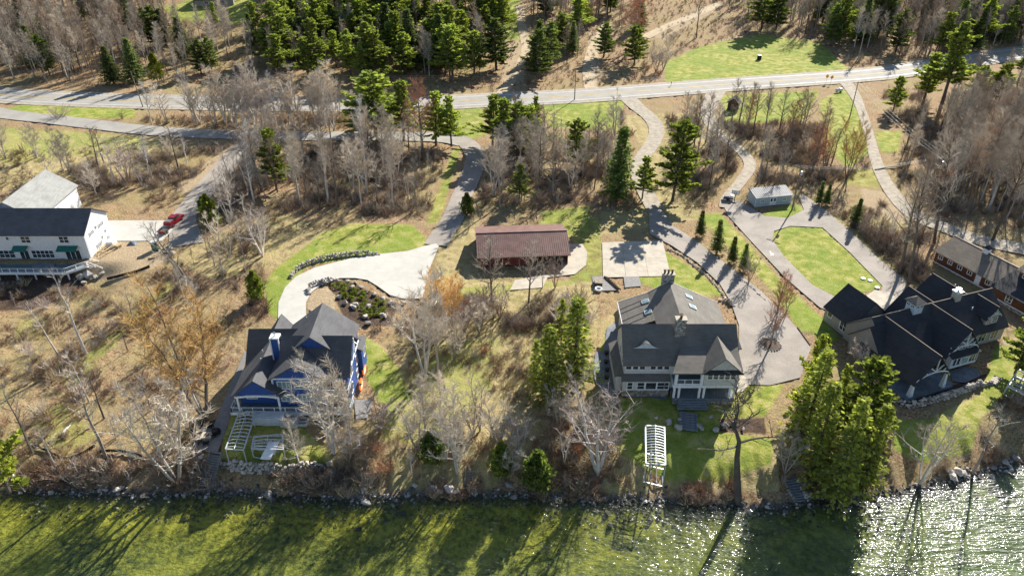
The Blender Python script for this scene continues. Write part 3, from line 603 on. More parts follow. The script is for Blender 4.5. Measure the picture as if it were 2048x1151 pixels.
hB.box('wall', m['sB'], B(-27.09), B(-26.3), 8.6, 12.0, -.6, 4.6); hB.shed(B(-27.2), B(-26.0), 8.3, 12.3, 5.2, 4.7, 'shB', 'x'); hB.win(B(-26.26), 10.4, 3, 1.2, 1.6, 'E', 2, 1)
mb = MB().box(B(-40.0), B(-38.7), 4.0, 5.3, 5.0, 10.2); ch = hB.part('chimney', mb, m['sB'])
mb = MB().box(B(-40.12), B(-38.58), 3.88, 5.42, 10.2, 10.4)
for x in (-40.02, -38.68):
    for y in (3.98, 5.32): mb.box(B(x) - .1, B(x) + .1, y - .1, y + .1, 5.6, 10.22)
hB.part('trim', mb, m['white'], ch); hB.part('flue', MB().tube([(B(-39.35), 4.6, 10.4), (B(-39.35), 4.6, 10.95)], .14).tube([(B(-39.35), 4.6, 10.95), (B(-39.35), 4.6, 11.1)], .24), m['chrome'], ch)
for x, y, z in ((-42.2, 5.4, 6.4), (-41.9, 3.2, 6.3), (-36.0, 12.2, 8.5)): hB.part('vent_pipe', MB().tube([(B(x), y, z - .3), (B(x), y, z + .6)], .07), m['white'])
# ---- grey lake house with two stone chimneys
hC = House('house', 'grey shingled lake house with two stone chimneys and a columned porch', 'house', (28, 101.2, 4.0))
def C(x): return x - 28
hC.gable(C(18.9), C(37.7), 0, 9.6, .2, 6.1, 10.4, 'x', 'sC', 'shC', .5, .35)
# rear wing: steep crown over wide low slopes
zr, yb0, yb1 = 9.4, 5.6, 20.2; hC.box('wall', m['sC'], C(20.6), C(38.6), 10, 19.8, .2, 4.9)
prof = [(20.1, 4.75), (25.6, 6.9), (29.4, zr), (39.1, 4.7)]
hC.part('wall', MB().add([(C(20.6), 19.85, 4.8), (C(25.6), 19.85, 6.8), (C(29.4), 19.85, 9.3), (C(38.6), 19.85, 4.8)], [(3, 2, 1, 0)]), m['sC'])
for (xa, za), (xb, zb_) in zip(prof, prof[1:]): hC.part('roof', MB().slab([(C(xa), yb0 if xa > 24 else 11, za + .2), (C(xb), yb0 if xa > 24 else 11, zb_ + .2), (C(xb), yb1, zb_ + .2), (C(xa), yb1, za + .2)], .2), m['shC'])
mb = MB()
for (xa, za), (xb, zb_) in zip(prof, prof[1:]): mb.bar((C(xa), yb1, za + .1), (C(xb), yb1, zb_ + .1), .07, .3)
mb.bar((C(20.1), 11, 4.85), (C(20.1), yb1, 4.85), .08, .26); hC.part('trim', mb, m['white'])
def slope_z(x):
    xs, zs = zip(*prof); return float(np.interp(x, xs, zs)) + .2
for y in (13.0, 14.6, 17.0, 18.4):
    hC.part('roof_seam', MB().bar((C(20.2), y - .9, slope_z(20.2) + .03), (C(24.4), y - .1, slope_z(24.4) + .03), .09, .05), m['dark'])
for x, y in ((24.8, 14.0), (24.8, 17.5), (32.8, 13.9), (32.8, 17.3)):
    sgn = 1 if x < 29 else -1; z0, z1 = slope_z(x - .65), slope_z(x + .65)
    sk = hC.part('skylight', MB().slab([(C(x - .65), y - .55, z0 + .2), (C(x + .65), y - .55, z1 + .2), (C(x + .65), y + .55, z1 + .2), (C(x - .65), y + .55, z0 + .2)], .2), m['trimgrey'])
    hC.part('pane', MB().slab([(C(x - .53), y - .43, z0 * .9077 + z1 * .0923 + .225), (C(x + .53), y - .43, z1 * .9077 + z0 * .0923 + .225), (C(x + .53), y + .43, z1 * .9077 + z0 * .0923 + .225), (C(x - .53), y + .43, z0 * .9077 + z1 * .0923 + .225)], .03), m['skylight'], sk)
def chimney(h, x0, x1, y0, y1, z0, z1, caps):
    c_ = h.part('chimney', MB().box(x0, x1, y0, y1, z0, z1), m['stone'])
    h.part('cap', MB().box(x0 - .12, x1 + .12, y0 - .12, y1 + .12, z1, z1 + .18), m['oldconcrete'], c_)
    for cx, cy in caps: h.part('flue', MB().lathe([(.2, 0), (.2, .45), (.16, .5), (.16, .55), (.3, .58), (.3, .66), (.05, .75)], 10, (cx, cy, z1 + .18)), m['darkwood'], c_)
chimney(hC, C(27.4), C(29.1), 3.1, 4.2, 6.5, 12.4, [(C(28.2), 3.45), (C(28.3), 3.9)])
chimney(hC, C(28.2), C(30.4), 20.3, 21.4, .1, 10.8, [(C(28.6), 20.9), (C(29.3), 20.9), (C(30.0), 20.9)])
# eyebrow dormer
mb = MB(); n = 14; xs_ = np.linspace(-2.1, 2.1, n); fz = lambda x: .95 * (math.cos(math.pi * x / 2.1) + 1) / 2
bx, yf = C(22.5), 1.7; zf = 6.1 + 4.3 * yf / 4.8 + .22; slope = 4.3 / 4.8
F_ = [(bx + x, yf, zf + fz(x)) for x in xs_]; K_ = [(bx + x * .75, yf + fz(x) / slope * 1.35 + .02, zf + fz(x) + (.35 * fz(x)) * slope) for x in xs_]
mb.add(F_ + K_, [(i, i + 1, n + i + 1, n + i) for i in range(n - 1)]); hC.part('eyebrow_dormer', mb, m['shC'], smooth=True)
mb = MB().add([(x, y - .05, z) for x, y, z in F_] + [(bx + x, yf - .05, zf - .05) for x in xs_], [(i, n + i, n + i + 1, i + 1) for i in range(n - 1)]); hC.part('eyebrow_face', mb, m['trimgrey'])
# front, left: windows, stone base, pent roof
for x in (19.6, 20.75, 21.9, 23.7, 24.85, 26.0): hC.win(C(x), -.06, 5.35, .85, 1.25, 'S', 1, 2, 'white')
hC.part('roof', MB().slab([(C(18.4), -1.35, 3.2), (C(26.6), -1.35, 3.2), (C(26.6), -.03, 3.75), (C(18.4), -.03, 3.75)], .16), m['shC'])
hC.box('wall', m['sC'], C(18.7), C(26.5), -1.05, -.02, .95, 3.05); hC.box('foundation', m['stone'], C(18.65), C(26.55), -1.12, .05, -.3, .95)
for x, w_ in ((19.9, .8), (21.75, 1.1), (23.45, 1.7), (25.1, 1.1)): hC.win(C(x), -1.11, 2.0, w_, 1.35, 'S', 1, 2 if w_ < 1.5 else 1)
hC.win(C(26.1), -1.11, 2.0, .6, 1.35, 'S', 1, 2)
hC.part('roof', MB().slab([(C(17.4), .2, 2.9), (C(18.88), .2, 3.7), (C(18.88), 9.8, 3.7), (C(17.4), 9.8, 2.9)], .16), m['shC']); hC.box('wall', m['sC'], C(17.7), C(18.85), .3, 9.6, -.2, 2.85)
for y in (2, 5, 8): hC.win(C(18.84), y, 5.2, 1.0, 1.4, 'W', 1, 2)
# front, right: two storey porch
hC.box('porch_floor', m['slate'], C(26.9), C(37.3), -3.0, -.02, .15, .75); hC.box('foundation', m['stone'], C(27.0), C(37.2), -2.95, -.1, -.4, .14)
hC.box('porch_beam', m['white'], C(26.7), C(37.5), -2.9, -2.35, 3.0, 3.45); hC.box('porch_ceiling', m['trimgrey'], C(26.8), C(37.4), -2.34, -.03, 3.2, 3.44)
hC.box('wall', m['sC'], C(31.7), C(37.4), -2.86, -.01, 3.47, 6.25)
for x in (27.1, 27.9, 31.3, 32.05, 36.35, 37.05): hC.post(C(x), -2.62, .75, 3.0, .34)
for x in (27.15, 31.4): hC.post(C(x), -2.6, 3.45, 6.2, .45)
hC.box('balcony_floor', m['deck'], C(27.0), C(31.69), -2.7, -.02, 3.45, 3.6)
hC.railing([(C(27.35), -2.65, 3.6), (C(31.2), -2.65, 3.6)], .95, 1.3, 'white', 'railing', 4); hC.box('balcony_panel', m['white'], C(27.3), C(31.3), -2.78, -2.7, 3.5, 3.78)
for x in (32.6, 33.55, 34.5, 35.45, 36.4): hC.win(C(x), -2.92, 5.45, .75, 1.05, 'S', 1, 2)
hC.win(C(29.0), -.06, 5.0, 2.4, 2.0, 'S', 3, 1); hC.win(C(29.3), -.06, 1.9, 2.6, 2.0, 'S', 3, 1); hC.win(C(34.4), -.06, 1.9, 3.0, 2.0, 'S', 3, 1)
hC.part('roof', MB().slab([(C(26.3), -3.25, 6.3), (C(37.9), -3.25, 6.3), (C(37.9), 2.9, 8.35), (C(28.8), 2.9, 8.35)], .2), m['shC'])
hC.gable(C(31.5), C(37.6), -3.0, 4.5, 6.2, 6.45, 9.2, 'y', 'sC', 'shC', .35, .45, ends=(1, 0))
hC.part('roof', MB().slab([(C(31.3), -3.55, 6.35), (C(37.8), -3.55, 6.35), (C(37.6), -2.98, 6.85), (C(31.5), -2.98, 6.85)], .12), m['shD'])
for i in range(4): hC.box('step', m['slate'], C(27.8) - .1 * i, C(32.4) + .1 * i, -3.45 - .42 * i, -3.02 - .42 * i, -.2, .6 - .17 * i)
hC.box('wall', m['sC'], C(38.0), C(40.6), 8.0, 11.5, .2, 3.0); hC.shed(C(37.9), C(40.9), 7.7, 11.8, 3.2, 3.6, 'shD')
hC.box('wall', m['white'], C(21.3), C(24.2), 20.3, 23.4, .2, 1.6); hC.shed(C(21.6), C(24.6), 19.9, 22.2, 4.6, 3.4, 'shC')
hC.box('garden_wall', m['white'], C(21.1), C(21.5), 20.3, 25.4, -.2, 1.0); hC.box('garden_wall', m['white'], C(24.4), C(24.8), 20.3, 25.4, -.2, 1.0)
# ---- dark gabled house, turned
hD = House('house', 'large grey house with black shingled cross gables, arched trusses and a cupola', 'house', (58.5, 109.6, 4.0), R(20.3))
k = dict(trim='trimgrey', cap=1); g = hD.gable
g(6.1, 33.8, -5.3, 5.3, 0, 3.2, 7.9, 'x', 'sD', 'shD', .4, .35, **k)
g(4.7, 8.5, -5.0, 2.4, 0, 3.2, 7.1, 'x', 'sD', 'shD', .4, .35, ends=(1, 0), ridge=-1.4, trim='trimgrey')
g(6.6, 15.4, 4.6, 11.5, 0, 3.2, 7.1, 'y', 'sD', 'shD', .4, .3, trim='dark')
g(4.8, 12.1, -12.6, -.2, 2.9, 3.2, 7.8, 'y', 'sD', 'shD', .4, .5, ends=(1, 0), walls=False, **k)
g(15.8, 23.0, -8.4, -.15, 0, 3.2, 7.85, 'y', 'sD', 'shD', .4, .7, ends=(1, 0), **k)
g(28.6, 31.9, -4.6, -.3, 3.4, 5.6, 7.65, 'y', 'sD', 'shD', .35, .5, ends=(1, 0), **k)
g(16.0, 24.4, .1, 5.9, 0, 3.1, 7.75, 'y', 'sD', 'shD', .4, .4, ends=(0, 1), **k)
g(23.9, 33.3, .12, 8.2, 0, 3.1, 7.5, 'y', 'sD', 'shD', .4, .4, ends=(0, 1), **k)
hD.truss(8.45, -12.9, 3.0, 7.6, 3.9); hD.truss(19.4, -8.95, 3.0, 7.7, 3.8); hD.truss(30.25, -5.0, 5.4, 7.55, 1.8)
hD.part('porch_floor', MB().slab([(3.6, -13.0, .18), (13.9, -13.0, .18), (14.4, -12.2, .18), (14.4, -6, .18), (3.6, -6, .18)], .5), m['slate'])
for x, y in ((4.9, -12.4), (12.0, -12.4), (4.9, -7.5)):
    mb = MB(); mb.add([(x - .38, y - .38, .18), (x + .38, y - .38, .18), (x + .38, y + .38, .18), (x - .38, y + .38, .18), (x - .18, y - .18, 3.1), (x + .18, y - .18, 3.1), (x + .18, y + .18, 3.1), (x - .18, y + .18, 3.1)], [(3,2,1,0),(4,5,6,7),(0,1,5,4),(1,2,6,5),(2,3,7,6),(3,0,4,7)])
    hD.part('column', mb, m['trimgrey'])
hD.box('wall', m['sD'], 4.8, 12.1, -6.4, -.2, 0, 3.2); hD.win(8.4, -6.47, 1.7, 4.5, 2.2, 'S', 4, 1, 'trimgrey')
for y in (-5.0, -3.2, -1.4): hD.win(4.62, y, 1.7, 1.3, 1.9, 'W', 2, 2, 'white')
hD.win(6.53, 10.0, 2.2, 1.1, .9, 'W', 1, 1, 'white'); hD.win(6.53, 6.2, 1.9, 1.7, 1.8, 'W', 2, 2, 'white')
for x in (17.3, 19.4, 21.5): hD.win(x, -8.47, 4.0, 1.35, .8, 'S', 2, 2, 'trimgrey')
mb = MB(); pts = [(19.4 + .8 * math.cos(t), -8.5, 5.0 + .8 * math.sin(t)) for t in np.linspace(0, math.pi, 13)]
for a, b in zip(pts, pts[1:]): mb.bar(a, b, .12, .14)
mb.bar(pts[0], pts[-1], .12, .14); wv = hD.part('window', mb, m['trimgrey']); hD.part('pane', MB().add([(x, -8.46, z) for x, y, z in pts], [tuple(range(13))[::-1]]), m['glass'], wv)
hD.box('bay', m['trimgrey'], 16.5, 22.6, -9.5, -8.45, .6, 3.0)
for x, w_ in ((17.2, .7), (18.1, .7), (19.55, 1.5), (20.95, .6), (21.65, .6), (22.2, .4)): hD.win(x, -9.56, 1.9, w_, 1.4, 'S', 1 if w_ < 1.4 else 1, 1, 'trimgrey', 'skylight' if w_ > 1.4 else 'glass', .1)
hD.shed(16.2, 22.9, -9.8, -8.5, 3.05, 3.5, 'shD')
for x in (26.0, 28.3, 31.3): hD.win(x, -5.37, 1.7, 1.6, 1.7, 'S', 2, 1, 'trimgrey')
for x in (29.55, 30.95): hD.win(x, -4.67, 4.6, 1.0, 1.0, 'S', 2, 2, 'trimgrey')
cu = hD.box('cupola', m['trimgrey'], 14.3, 16.3, -1.0, 1.0, 6.9, 9.4)
hD.part('roof', MB().add([(13.9, -1.4, 9.4), (16.7, -1.4, 9.4), (16.7, 1.4, 9.4), (13.9, 1.4, 9.4), (15.3, 0, 10.5)], [(0,1,4),(1,2,4),(2,3,4),(3,0,4),(3,2,1,0)]), m['shE'], cu)
for f_, x, y in (('S', 14.8, -1.06), ('S', 15.8, -1.06), ('W', 14.24, -.5), ('W', 14.24, .5)): hD.win(x, y, 8.8, .6, .5, f_, 2, 1, 'white', 'glass', .08)
c_ = hD.box('chimney', m['oldconcrete'], 24.5, 25.7, -.7, .5, 6.8, 9.4); hD.box('cap', m['white'], 24.35, 25.85, -.85, .65, 9.4, 9.55, parent=c_); hD.part('flue', MB().lathe([(.18, 0), (.18, .4), (.4, .45), (.4, .55)], 10, (25.1, -.1, 9.55)), m['chrome'], c_)
for x, y in ((12.2, 8.0), (27.5, -2.2), (29.5, 4), (28.6, 6.2)):
    zz = 7.9 - abs(y) * .8 if y < 0 else (6.2 if x < 15 else 7.1); hD.part('vent_pipe', MB().tube([(x, y, zz - .4), (x, y, zz + .5)], .08), m['white'])
# ---- brown wooden lodge at the right edge
aE = math.atan2(-12.5, 5.6)
hE = House('lodge', 'long brown wood lodge with tan shingle roof and small white windows at right', 'house', (93.2, 144.5, 4.0), aE)
hE.gable(-1, 13.6, .3, 9.8, 0, 2.7, 5.0, 'x', 'sE', 'shE', .5, .3, cap=1)
for x in (.4, 2.8, 5.2, 7.6, 11.9, 13.2): hE.win(x, .24, 1.75, .9, .8, 'S', 2, 1)
d_ = hE.box('door', m['white'], 9.1, 10.3, .22, .29, .25, 2.4); hE.box('handle', m['dark'], 9.2, 9.28, .17, .21, 1.2, 1.3, parent=d_)
hE.box('trim', m['white'], -1, 14.2, .15, .32, .02, .2); hE.box('foundation', m['stone'], -1.1, 13.7, .2, .4, -.5, 0)
cu = hE.box('cupola', m['white'], 6.1, 7.2, 4.5, 5.6, 4.6, 6.1); hE.part('roof', MB().add([(5.9, 4.3, 6.1), (7.4, 4.3, 6.1), (7.4, 5.8, 6.1), (5.9, 5.8, 6.1), (6.65, 5.05, 6.9)], [(0,1,4),(1,2,4),(2,3,4),(3,0,4),(3,2,1,0)]), m['dark'], cu)
hE.gable(14.2, 30, -1.5, 10.5, 0, 2.7, 4.8, 'x', 'sE', 'shD', .5, .3); hE.box('foundation', m['stone'], 14.1, 30.1, -1.6, -1.4, -.5, .5)
hE.gable(15.5, 30, 3.2, 11, 2, 6.0, 7.6, 'x', 'sE', 'shE', .6, .5)
for x in (16.9, 18.2, 19.5, 22.6, 24): hE.win(x, 3.14, 5.2, 1.0, .9, 'S', 2, 2)
for x in (18.0, 23.5): hE.win(x, -1.56, 1.7, 1.2, 1.2, 'S', 2, 2)
hE.box('trim', m['white'], 14.1, 14.28, -1.62, -1.45, 0, 2.7); hE.box('trim', m['white'], 14.1, 30, -1.7, -1.58, .5, .68)
# ---- red-brown pole barn
hF = House('pole_barn', 'open-fronted pole barn with oxide red ribbed steel roof', 'barn', (-7.2, 142.6, 4.0), R(4))
hF.gable(0, 19.6, 0, 14, 0, 2.6, 4.7, 'x', 'sF', 'barnroof', .4, .4, trim='darkwood', walls=False)
hF.box('wall', m['sF'], .1, 19.5, 13.8, 14, 0, 2.5); hF.box('wall', m['sF'], .1, .3, .3, 13.8, 0, 2.6); hF.box('wall', m['sF'], 19.3, 19.5, .3, 13.8, 0, 2.6); hF.box('wall', m['sF'], .3, 12, .4, .6, 0, 2.3)
for xa in (.2, 19.4): hF.part('wall', MB().add([(xa - .1, .2, 2.55), (xa - .1, 13.8, 2.55), (xa - .1, 7, 4.6), (xa + .1, .2, 2.55), (xa + .1, 13.8, 2.55), (xa + .1, 7, 4.6)], [(0, 2, 1), (3, 4, 5), (0, 1, 4, 3), (1, 2, 5, 4), (2, 0, 3, 5)]), m['sF'])
for x in (12.2, 15.8): hF.post(x, .4, 0, 2.5, .2, 'darkwood', 'post')
sl_ = 2.1 / 7
for x in np.arange(-.3, 20, .45): hF.part('roof_rib', MB().bar((x, -.38, 2.6 - sl_ * .38 + .23), (x, 7, 4.93), .06, .05), m['barnroof'])
hF.part('ridge_cap', MB().bar((-.4, 7, 4.96), (20, 7, 4.96), .5, .05), m['barnroof'])
# ---- pale blue shed
hG = House('garden_shed', 'pale blue garden shed with grey ribbed metal roof and white double door', 'shed', (61.0, 172.9, 4.0), math.atan2(2, 9.6))
hG.box('wall', m['sG'], 0, 9.8, 0, 3.9, 0, 2.3)
hG.part('wall', MB().add([(0, 0, 2.3), (0, 3.9, 2.3), (0, 3.9, 3.05), (9.8, 0, 2.3), (9.8, 3.9, 2.3), (9.8, 3.9, 3.05)], [(0, 2, 1), (3, 4, 5), (1, 2, 5, 4), (0, 3, 5, 2)]), m['sG'])
hG.part('roof', MB().slab([(-.25, -.4, 2.45), (10.05, -.4, 2.45), (10.05, 4.1, 3.28), (-.25, 4.1, 3.28)], .12), m['steelroof'])
for x in np.arange(-.1, 10.1, .55): hG.part('roof_rib', MB().bar((x, -.38, 2.49), (x, 4.08, 3.31), .08, .06), m['steelroof'])
for x in (1.9, 7.9): hG.win(x, -.06, 1.35, .7, .7, 'S', 2, 2)
for x in (4.35, 5.25):
    d_ = hG.box('door', m['white'], x - .43, x + .43, -.06, -.005, .1, 2.05); hG.box('pane', m['glass'], x - .25, x + .25, -.075, -.062, 1.1, 1.85, parent=d_)
hG.box('trim', m['white'], -.05, 9.85, -.05, -.003, -.02, .08); hG.box('trim', m['white'], -.05, .06, -.055, -.004, .08, 2.3); hG.box('trim', m['white'], 9.74, 9.85, -.055, -.004, .08, 2.3)
# ---- small open kiosk by the road
p = G(1466, 218)
hH = House('roadside_kiosk', 'tiny dark wooden kiosk with gable roof on the grass beside the road', 'shed', p, R(-25))
hH.gable(-1.7, 1.7, -1.5, 1.5, 0, 2.6, 4.0, 'y', 'darkwood', 'shD', .5, .5, trim='darkwood'); hH.box('door', m['wood'], -.6, .6, -1.56, -1.5, 0, 2.1)
# ---- house far up the slope, only its corner in frame
p = G(432, 12)
hI = House('far_house', 'dark roofed house at the top edge above the bright far lawn', 'house', p, R(12))
hI.gable(-9, 8, 0, 11, 0, 3, 6, 'x', 'sD', 'shD', .5, .4); hI.win(-4, -.06, 1.6, 1.6, 1.3); hI.win(3, -.06, 1.6, 1.6, 1.3)
# ------------------------------------------------------------------ utility poles and wires
POLES = {}
def utility_pole(key, base, topv, label, arm=None, azi=0.0, tr=False, lean=None):
    p = G(*base); h = top_height(p, topv); o = tag(empty('utility_pole', p), label, 'utility pole', 'utility poles')
    tip = Vector((0, 0, h)); MB().tube([(0, 0, -.3), tip], [.19, .12], 8).build('pole', m['pole'], o); POLES[key] = [p + tip]
    if arm:
        ax = Vector((math.cos(azi), math.sin(azi), 0)); c_ = tip - Vector((0, 0, .35))
        MB().bar(c_ - ax * arm / 2, c_ + ax * arm / 2, .14, .14).build('crossarm', m['pole'], o)
        POLES[key] = []
        for t in (-.46, 0, .46):
            q = c_ + ax * arm * t + Vector((0, 0, .07)); MB().lathe([(.05, 0), (.07, .1), (.03, .2)], 8, q).build('insulator', m['white'], o); POLES[key].append(p + q + Vector((0, 0, .2)))
    if tr: MB().lathe([(.28, 0), (.3, .05), (.3, .85), (.2, .95)], 10, (.45, .1, h - 2.4)).build('transformer', m['whitemetal'], o)
    return o
utility_pole('p1', (1584, 419), 332, 'tall grey pole with crossarm and transformer beside the pale blue shed', 3.2, R(-40), True)
utility_pole('p2', (1699, 236), 163, 'tall pole with crossarm on the bright lawn beside the gravel road', 3.2, R(20))
utility_pole('p3', (1149, 200), 140, 'roadside pole between the two sandy forest tracks', None)
utility_pole('p4', (592, 218), 148, 'roadside pole rising behind the pale bare trees left of centre', None)
utility_pole('p5', (286, 214), 143, 'leaning roadside pole at the end of the grass median', None).rotation_euler = (0, R(-5), 0)
utility_pole('p6', (1868, 372), 313, 'pole with crossarm among bare trees right of the gravel road', 2.6, R(5), True)
def wire(a, b, sag, label, grp):
    pts = []
    for i in range(15): t = i / 14; q = a.lerp(b, t); q.z -= sag * 4 * t * (1 - t); pts.append(q)
    tag(MB().tube(pts, .014, 4).build('power_wire', m['wire']), label, 'wire', grp)
for i in range(3):
    w3 = ('left', 'middle', 'right')[i]
    wire(POLES['p2'][i], POLES['p6'][i], 1.2, f'{w3} of three power wires from the lawn pole towards the right-hand wood', 'power wires over the gravel road')
    wire(POLES['p1'][i], POLES['p6'][i], 1.5, f'{w3} of three power wires running right from the pole by the shed', 'power wires behind the shed')
a0, a1, a2, a3 = (POLES[k][0] for k in ('p5', 'p4', 'p3', 'p2'))
for dz in (0, -.6, -1.2):
    d_ = Vector((0, 0, dz))
    for a, b, w_ in ((a0, a1, 'left'), (a1, a2, 'centre'), (a2, a3, 'right')): wire(a + d_, b + d_, 1.3, f"{'upper' if dz == 0 else 'middle' if dz > -1 else 'lower'} of three roadside wires in the {w_} span above the road", f'roadside wires, {w_} span')
# ------------------------------------------------------------------ boat lifts
def boat_lift(cs, ztop, nb, label, arch=.3, legs=True, mid=1, bunks=True, panel=None):
    c = [Vector(W(u, v, ztop)) for u, v in cs]                    # back-left, back-right, front-right, front-left
    g0 = min(hz(q.x, q.y) for q in c); o = tag(empty('boat_lift', (c[0].x, c[0].y, g0)), label, 'boat lift', 'boat lift frames stored on the lawns'); off = Vector((c[0].x, c[0].y, g0)); c = [q - off for q in c]
    mb = MB(); r = .07
    for a, b in ((0, 3), (1, 2), (0, 1), (3, 2)): mb.bar(c[a], c[b], .16, .16)
    mb.build('canopy_frame', m['whitemetal'], o)
    for i in range(nb):
        t = (i + .5) / nb; a = c[0].lerp(c[3], t); b = c[1].lerp(c[2], t); md = (a + b) / 2 + Vector((0, 0, arch))
        MB().tube([a, a.lerp(md, .5) + Vector((0, 0, arch * .25)), md, b.lerp(md, .5) + Vector((0, 0, arch * .25)), b], .055, 5).build('bow', m['whitemetal'], o)
    for k in range(mid):
        t = (k + 1) / (mid + 1); MB().tube([c[0].lerp(c[1], t) + Vector((0, 0, arch * .9)), c[3].lerp(c[2], t) + Vector((0, 0, arch * .9))], .06, 5).build('ridge_pipe', m['whitemetal'], o)
    low = [Vector((q.x, q.y, hz(q.x + off.x, q.y + off.y) - off.z + .12)) for q in c]
    for i in range(4): MB().tube([low[i] - Vector((0, 0, .12)), c[i]], .08, 6).build('leg', m['whitemetal'], o)
    mb = MB()
    for a, b in ((0, 3), (1, 2), (0, 1), (3, 2)): mb.bar(low[a], low[b], .12, .14)
    mb.bar(low[0].lerp(low[1], .33), low[3].lerp(low[2], .33), .12, .14); mb.bar(low[0].lerp(low[1], .67), low[3].lerp(low[2], .67), .12, .14)
    mb.build('base_frame', m['whitemetal'], o)
    if bunks:
        for t in (.35, .65): MB().bar(low[0].lerp(low[1], t) + Vector((0, 0, 1.0)), low[3].lerp(low[2], t) + Vector((0, 0, 1.0)), .2, .12).build('bunk', m['wood'], o)
        mb = MB()
        for s_ in (.25, .5, .75): mb.bar(low[0].lerp(low[3], s_) + Vector((0, 0, .9)), low[1].lerp(low[2], s_) + Vector((0, 0, .9)), .1, .1)
        for s_ in (.25, .75):
            for t in (0, 1): mb.bar(low[0].lerp(low[3], s_).lerp(low[1].lerp(low[2], s_), t), low[0].lerp(low[3], s_).lerp(low[1].lerp(low[2], s_), t) + Vector((0, 0, .9)), .08, .08)
        mb.build('cradle', m['whitemetal'], o)
    if panel: MB().box(*panel).build('motor_box', m['white'], o)
    return o
boat_lift([(478, 824), (513, 821), (487, 899), (451, 897)], 5.0, 11, 'long boat lift frame with curved bows standing beside the timber stairs', .25)
boat_lift([(508, 872), (564, 868), (567, 898), (503, 896)], 4.6, 4, 'squat open boat lift frame with white panel on the navy house lawn', .25, panel=None)
q = G(538, 913); o = tag(empty('folded_ramp', q), 'white folded ramp lying inside the squat boat lift', 'ramp'); MB().slab([(-1.0, -.9, .5), (.5, -1.0, .5), (1.4, 1.6, 1.6), (-.2, 1.7, 1.6)], .15).build('ramp_deck', m['white'], o); MB().box(-.3, .9, .4, 1.5, .02, .9).build('ramp_box', m['white'], o)
boat_lift([(1291, 850), (1329, 853), (1331, 929), (1292, 926)], 5.3, 14, 'tall white boat lift frame on the lawn below the wide slate steps', .35)
boat_lift([(2036, 738), (2080, 752), (2062, 795), (2014, 772)], 5.2, 7, 'boat lift frame cut by the right edge near the stone steps', .12)
# dock parts stacked under the deck
for i, (u, v, sx, sy, sz, lab) in enumerate([(520, 842, 1.7, 1.9, 1.5, 'pale grey crate of dock parts beside the long boat lift'), (550, 843, 3.4, 1.9, 1.5, 'widest pale grey stack of dock sections below the deck')]):
    o = tag(empty('dock_stack', G(u, v)), lab, 'dock stack', 'dock parts stored below the deck')
    for kk in range(5): MB().box(-sx/2 + .04 * (kk % 2), sx/2 - .05 * (kk % 3), -sy/2, sy/2 - .06 * (kk % 2), kk * sz / 5 + .01, (kk + 1) * sz / 5 - .03).build('dock_section', m['trimgrey'], o)
    MB().bar((-sx * .3, -sy * .3, sz + .05), (sx * .35, sy * .2, sz + .06), .15, .1).build('rail', m['whitemetal'], o)
for u, v, n_, lab in ((581, 847, 5, 'stack of empty grey dock frames right of the wide dock stack'), (606, 846, 2, 'short stack of dock frames nearest the pale tree')):
    o = tag(empty('dock_frame_stack', G(u, v)), lab, 'dock stack', 'dock parts stored below the deck')
    for kk in range(n_):
        mb = MB(); z = .15 + kk * .26; w_, d_ = (1.25, 1.0) if n_ > 3 else (.8, .8)
        for a, b in (((-w_, -d_), (w_, -d_)), ((w_, -d_), (w_, d_)), ((w_, d_), (-w_, d_)), ((-w_, d_), (-w_, -d_)), ((-w_, 0), (w_, 0))): mb.bar((*a, z), (*b, z), .14, .2)
        mb.build('dock_frame', m['whitemetal'], o, rot=(0, 0, R(4 * (kk % 3) - 4)))
# ------------------------------------------------------------------ stairs
def stairs(top, bot, w, n, label, mat, rails=False, side=True):
    a, b = G(*top), G(*bot); o = tag(empty('stairs', b), label, 'stairs', 'stairs down to the lake'); d = a - b; f = Vector((d.x, d.y, 0)).normalized(); s = Vector((-f.y, f.x, 0))
    rot = math.atan2(f.y, f.x) - math.pi / 2; run = Vector((d.x, d.y, 0)).length / n; tm = MB().box(-w/2, w/2, -run * .42, run * .42, -.16, 0).mesh('tread', m[mat])
    for i in range(n):
        q = d * ((i + .5) / n); zg = hz(b.x + q.x, b.y + q.y) - b.z; link('tread', tm, o, (q.x, q.y, max(q.z, zg + .1) + .18), (0, 0, rot))
    if side:
        for k_ in (-1, 1): MB().bar(s * (w/2 + .06) * k_ + Vector((0, 0, .12)), d + s * (w/2 + .06) * k_ + Vector((0, 0, .25)), .1, .3).build('stringer', m[mat], o)
    if rails:
        for k_ in (-1, 1): MB().bar(s * (w/2 + .12) * k_ + Vector((0, 0, .35)), d + s * (w/2 + .12) * k_ + Vector((0, 0, .55)), .12, .14).build('handrail', m['wood'], o)
    return o
m['timber'] = MAT('bluish_timber', (.17, .18, .19), .25, 2, .85, .2)
stairs((434, 905), (412, 974), 1.9, 14, 'long dark timber stairs from the navy house patio down to the lake', 'timber')
stairs((941, 936), (936, 971), .95, 7, 'small wooden ladder stairs on the bank below the middle yard', 'wood', True)
stairs((1583, 957), (1600, 1004), 1.7, 9, 'stone-edged slate stairs to the water left of the tall cedars', 'slate', False, False)
stairs((1376, 826), (1376, 862), 3.0, 7, 'wide dark slate steps in the bed below the columned porch', 'timber', False, False)
stairs((1996, 755), (1985, 768), 1.3, 4, 'short stone steps at the end of the retaining wall by the right edge', 'oldconcrete', False, False)
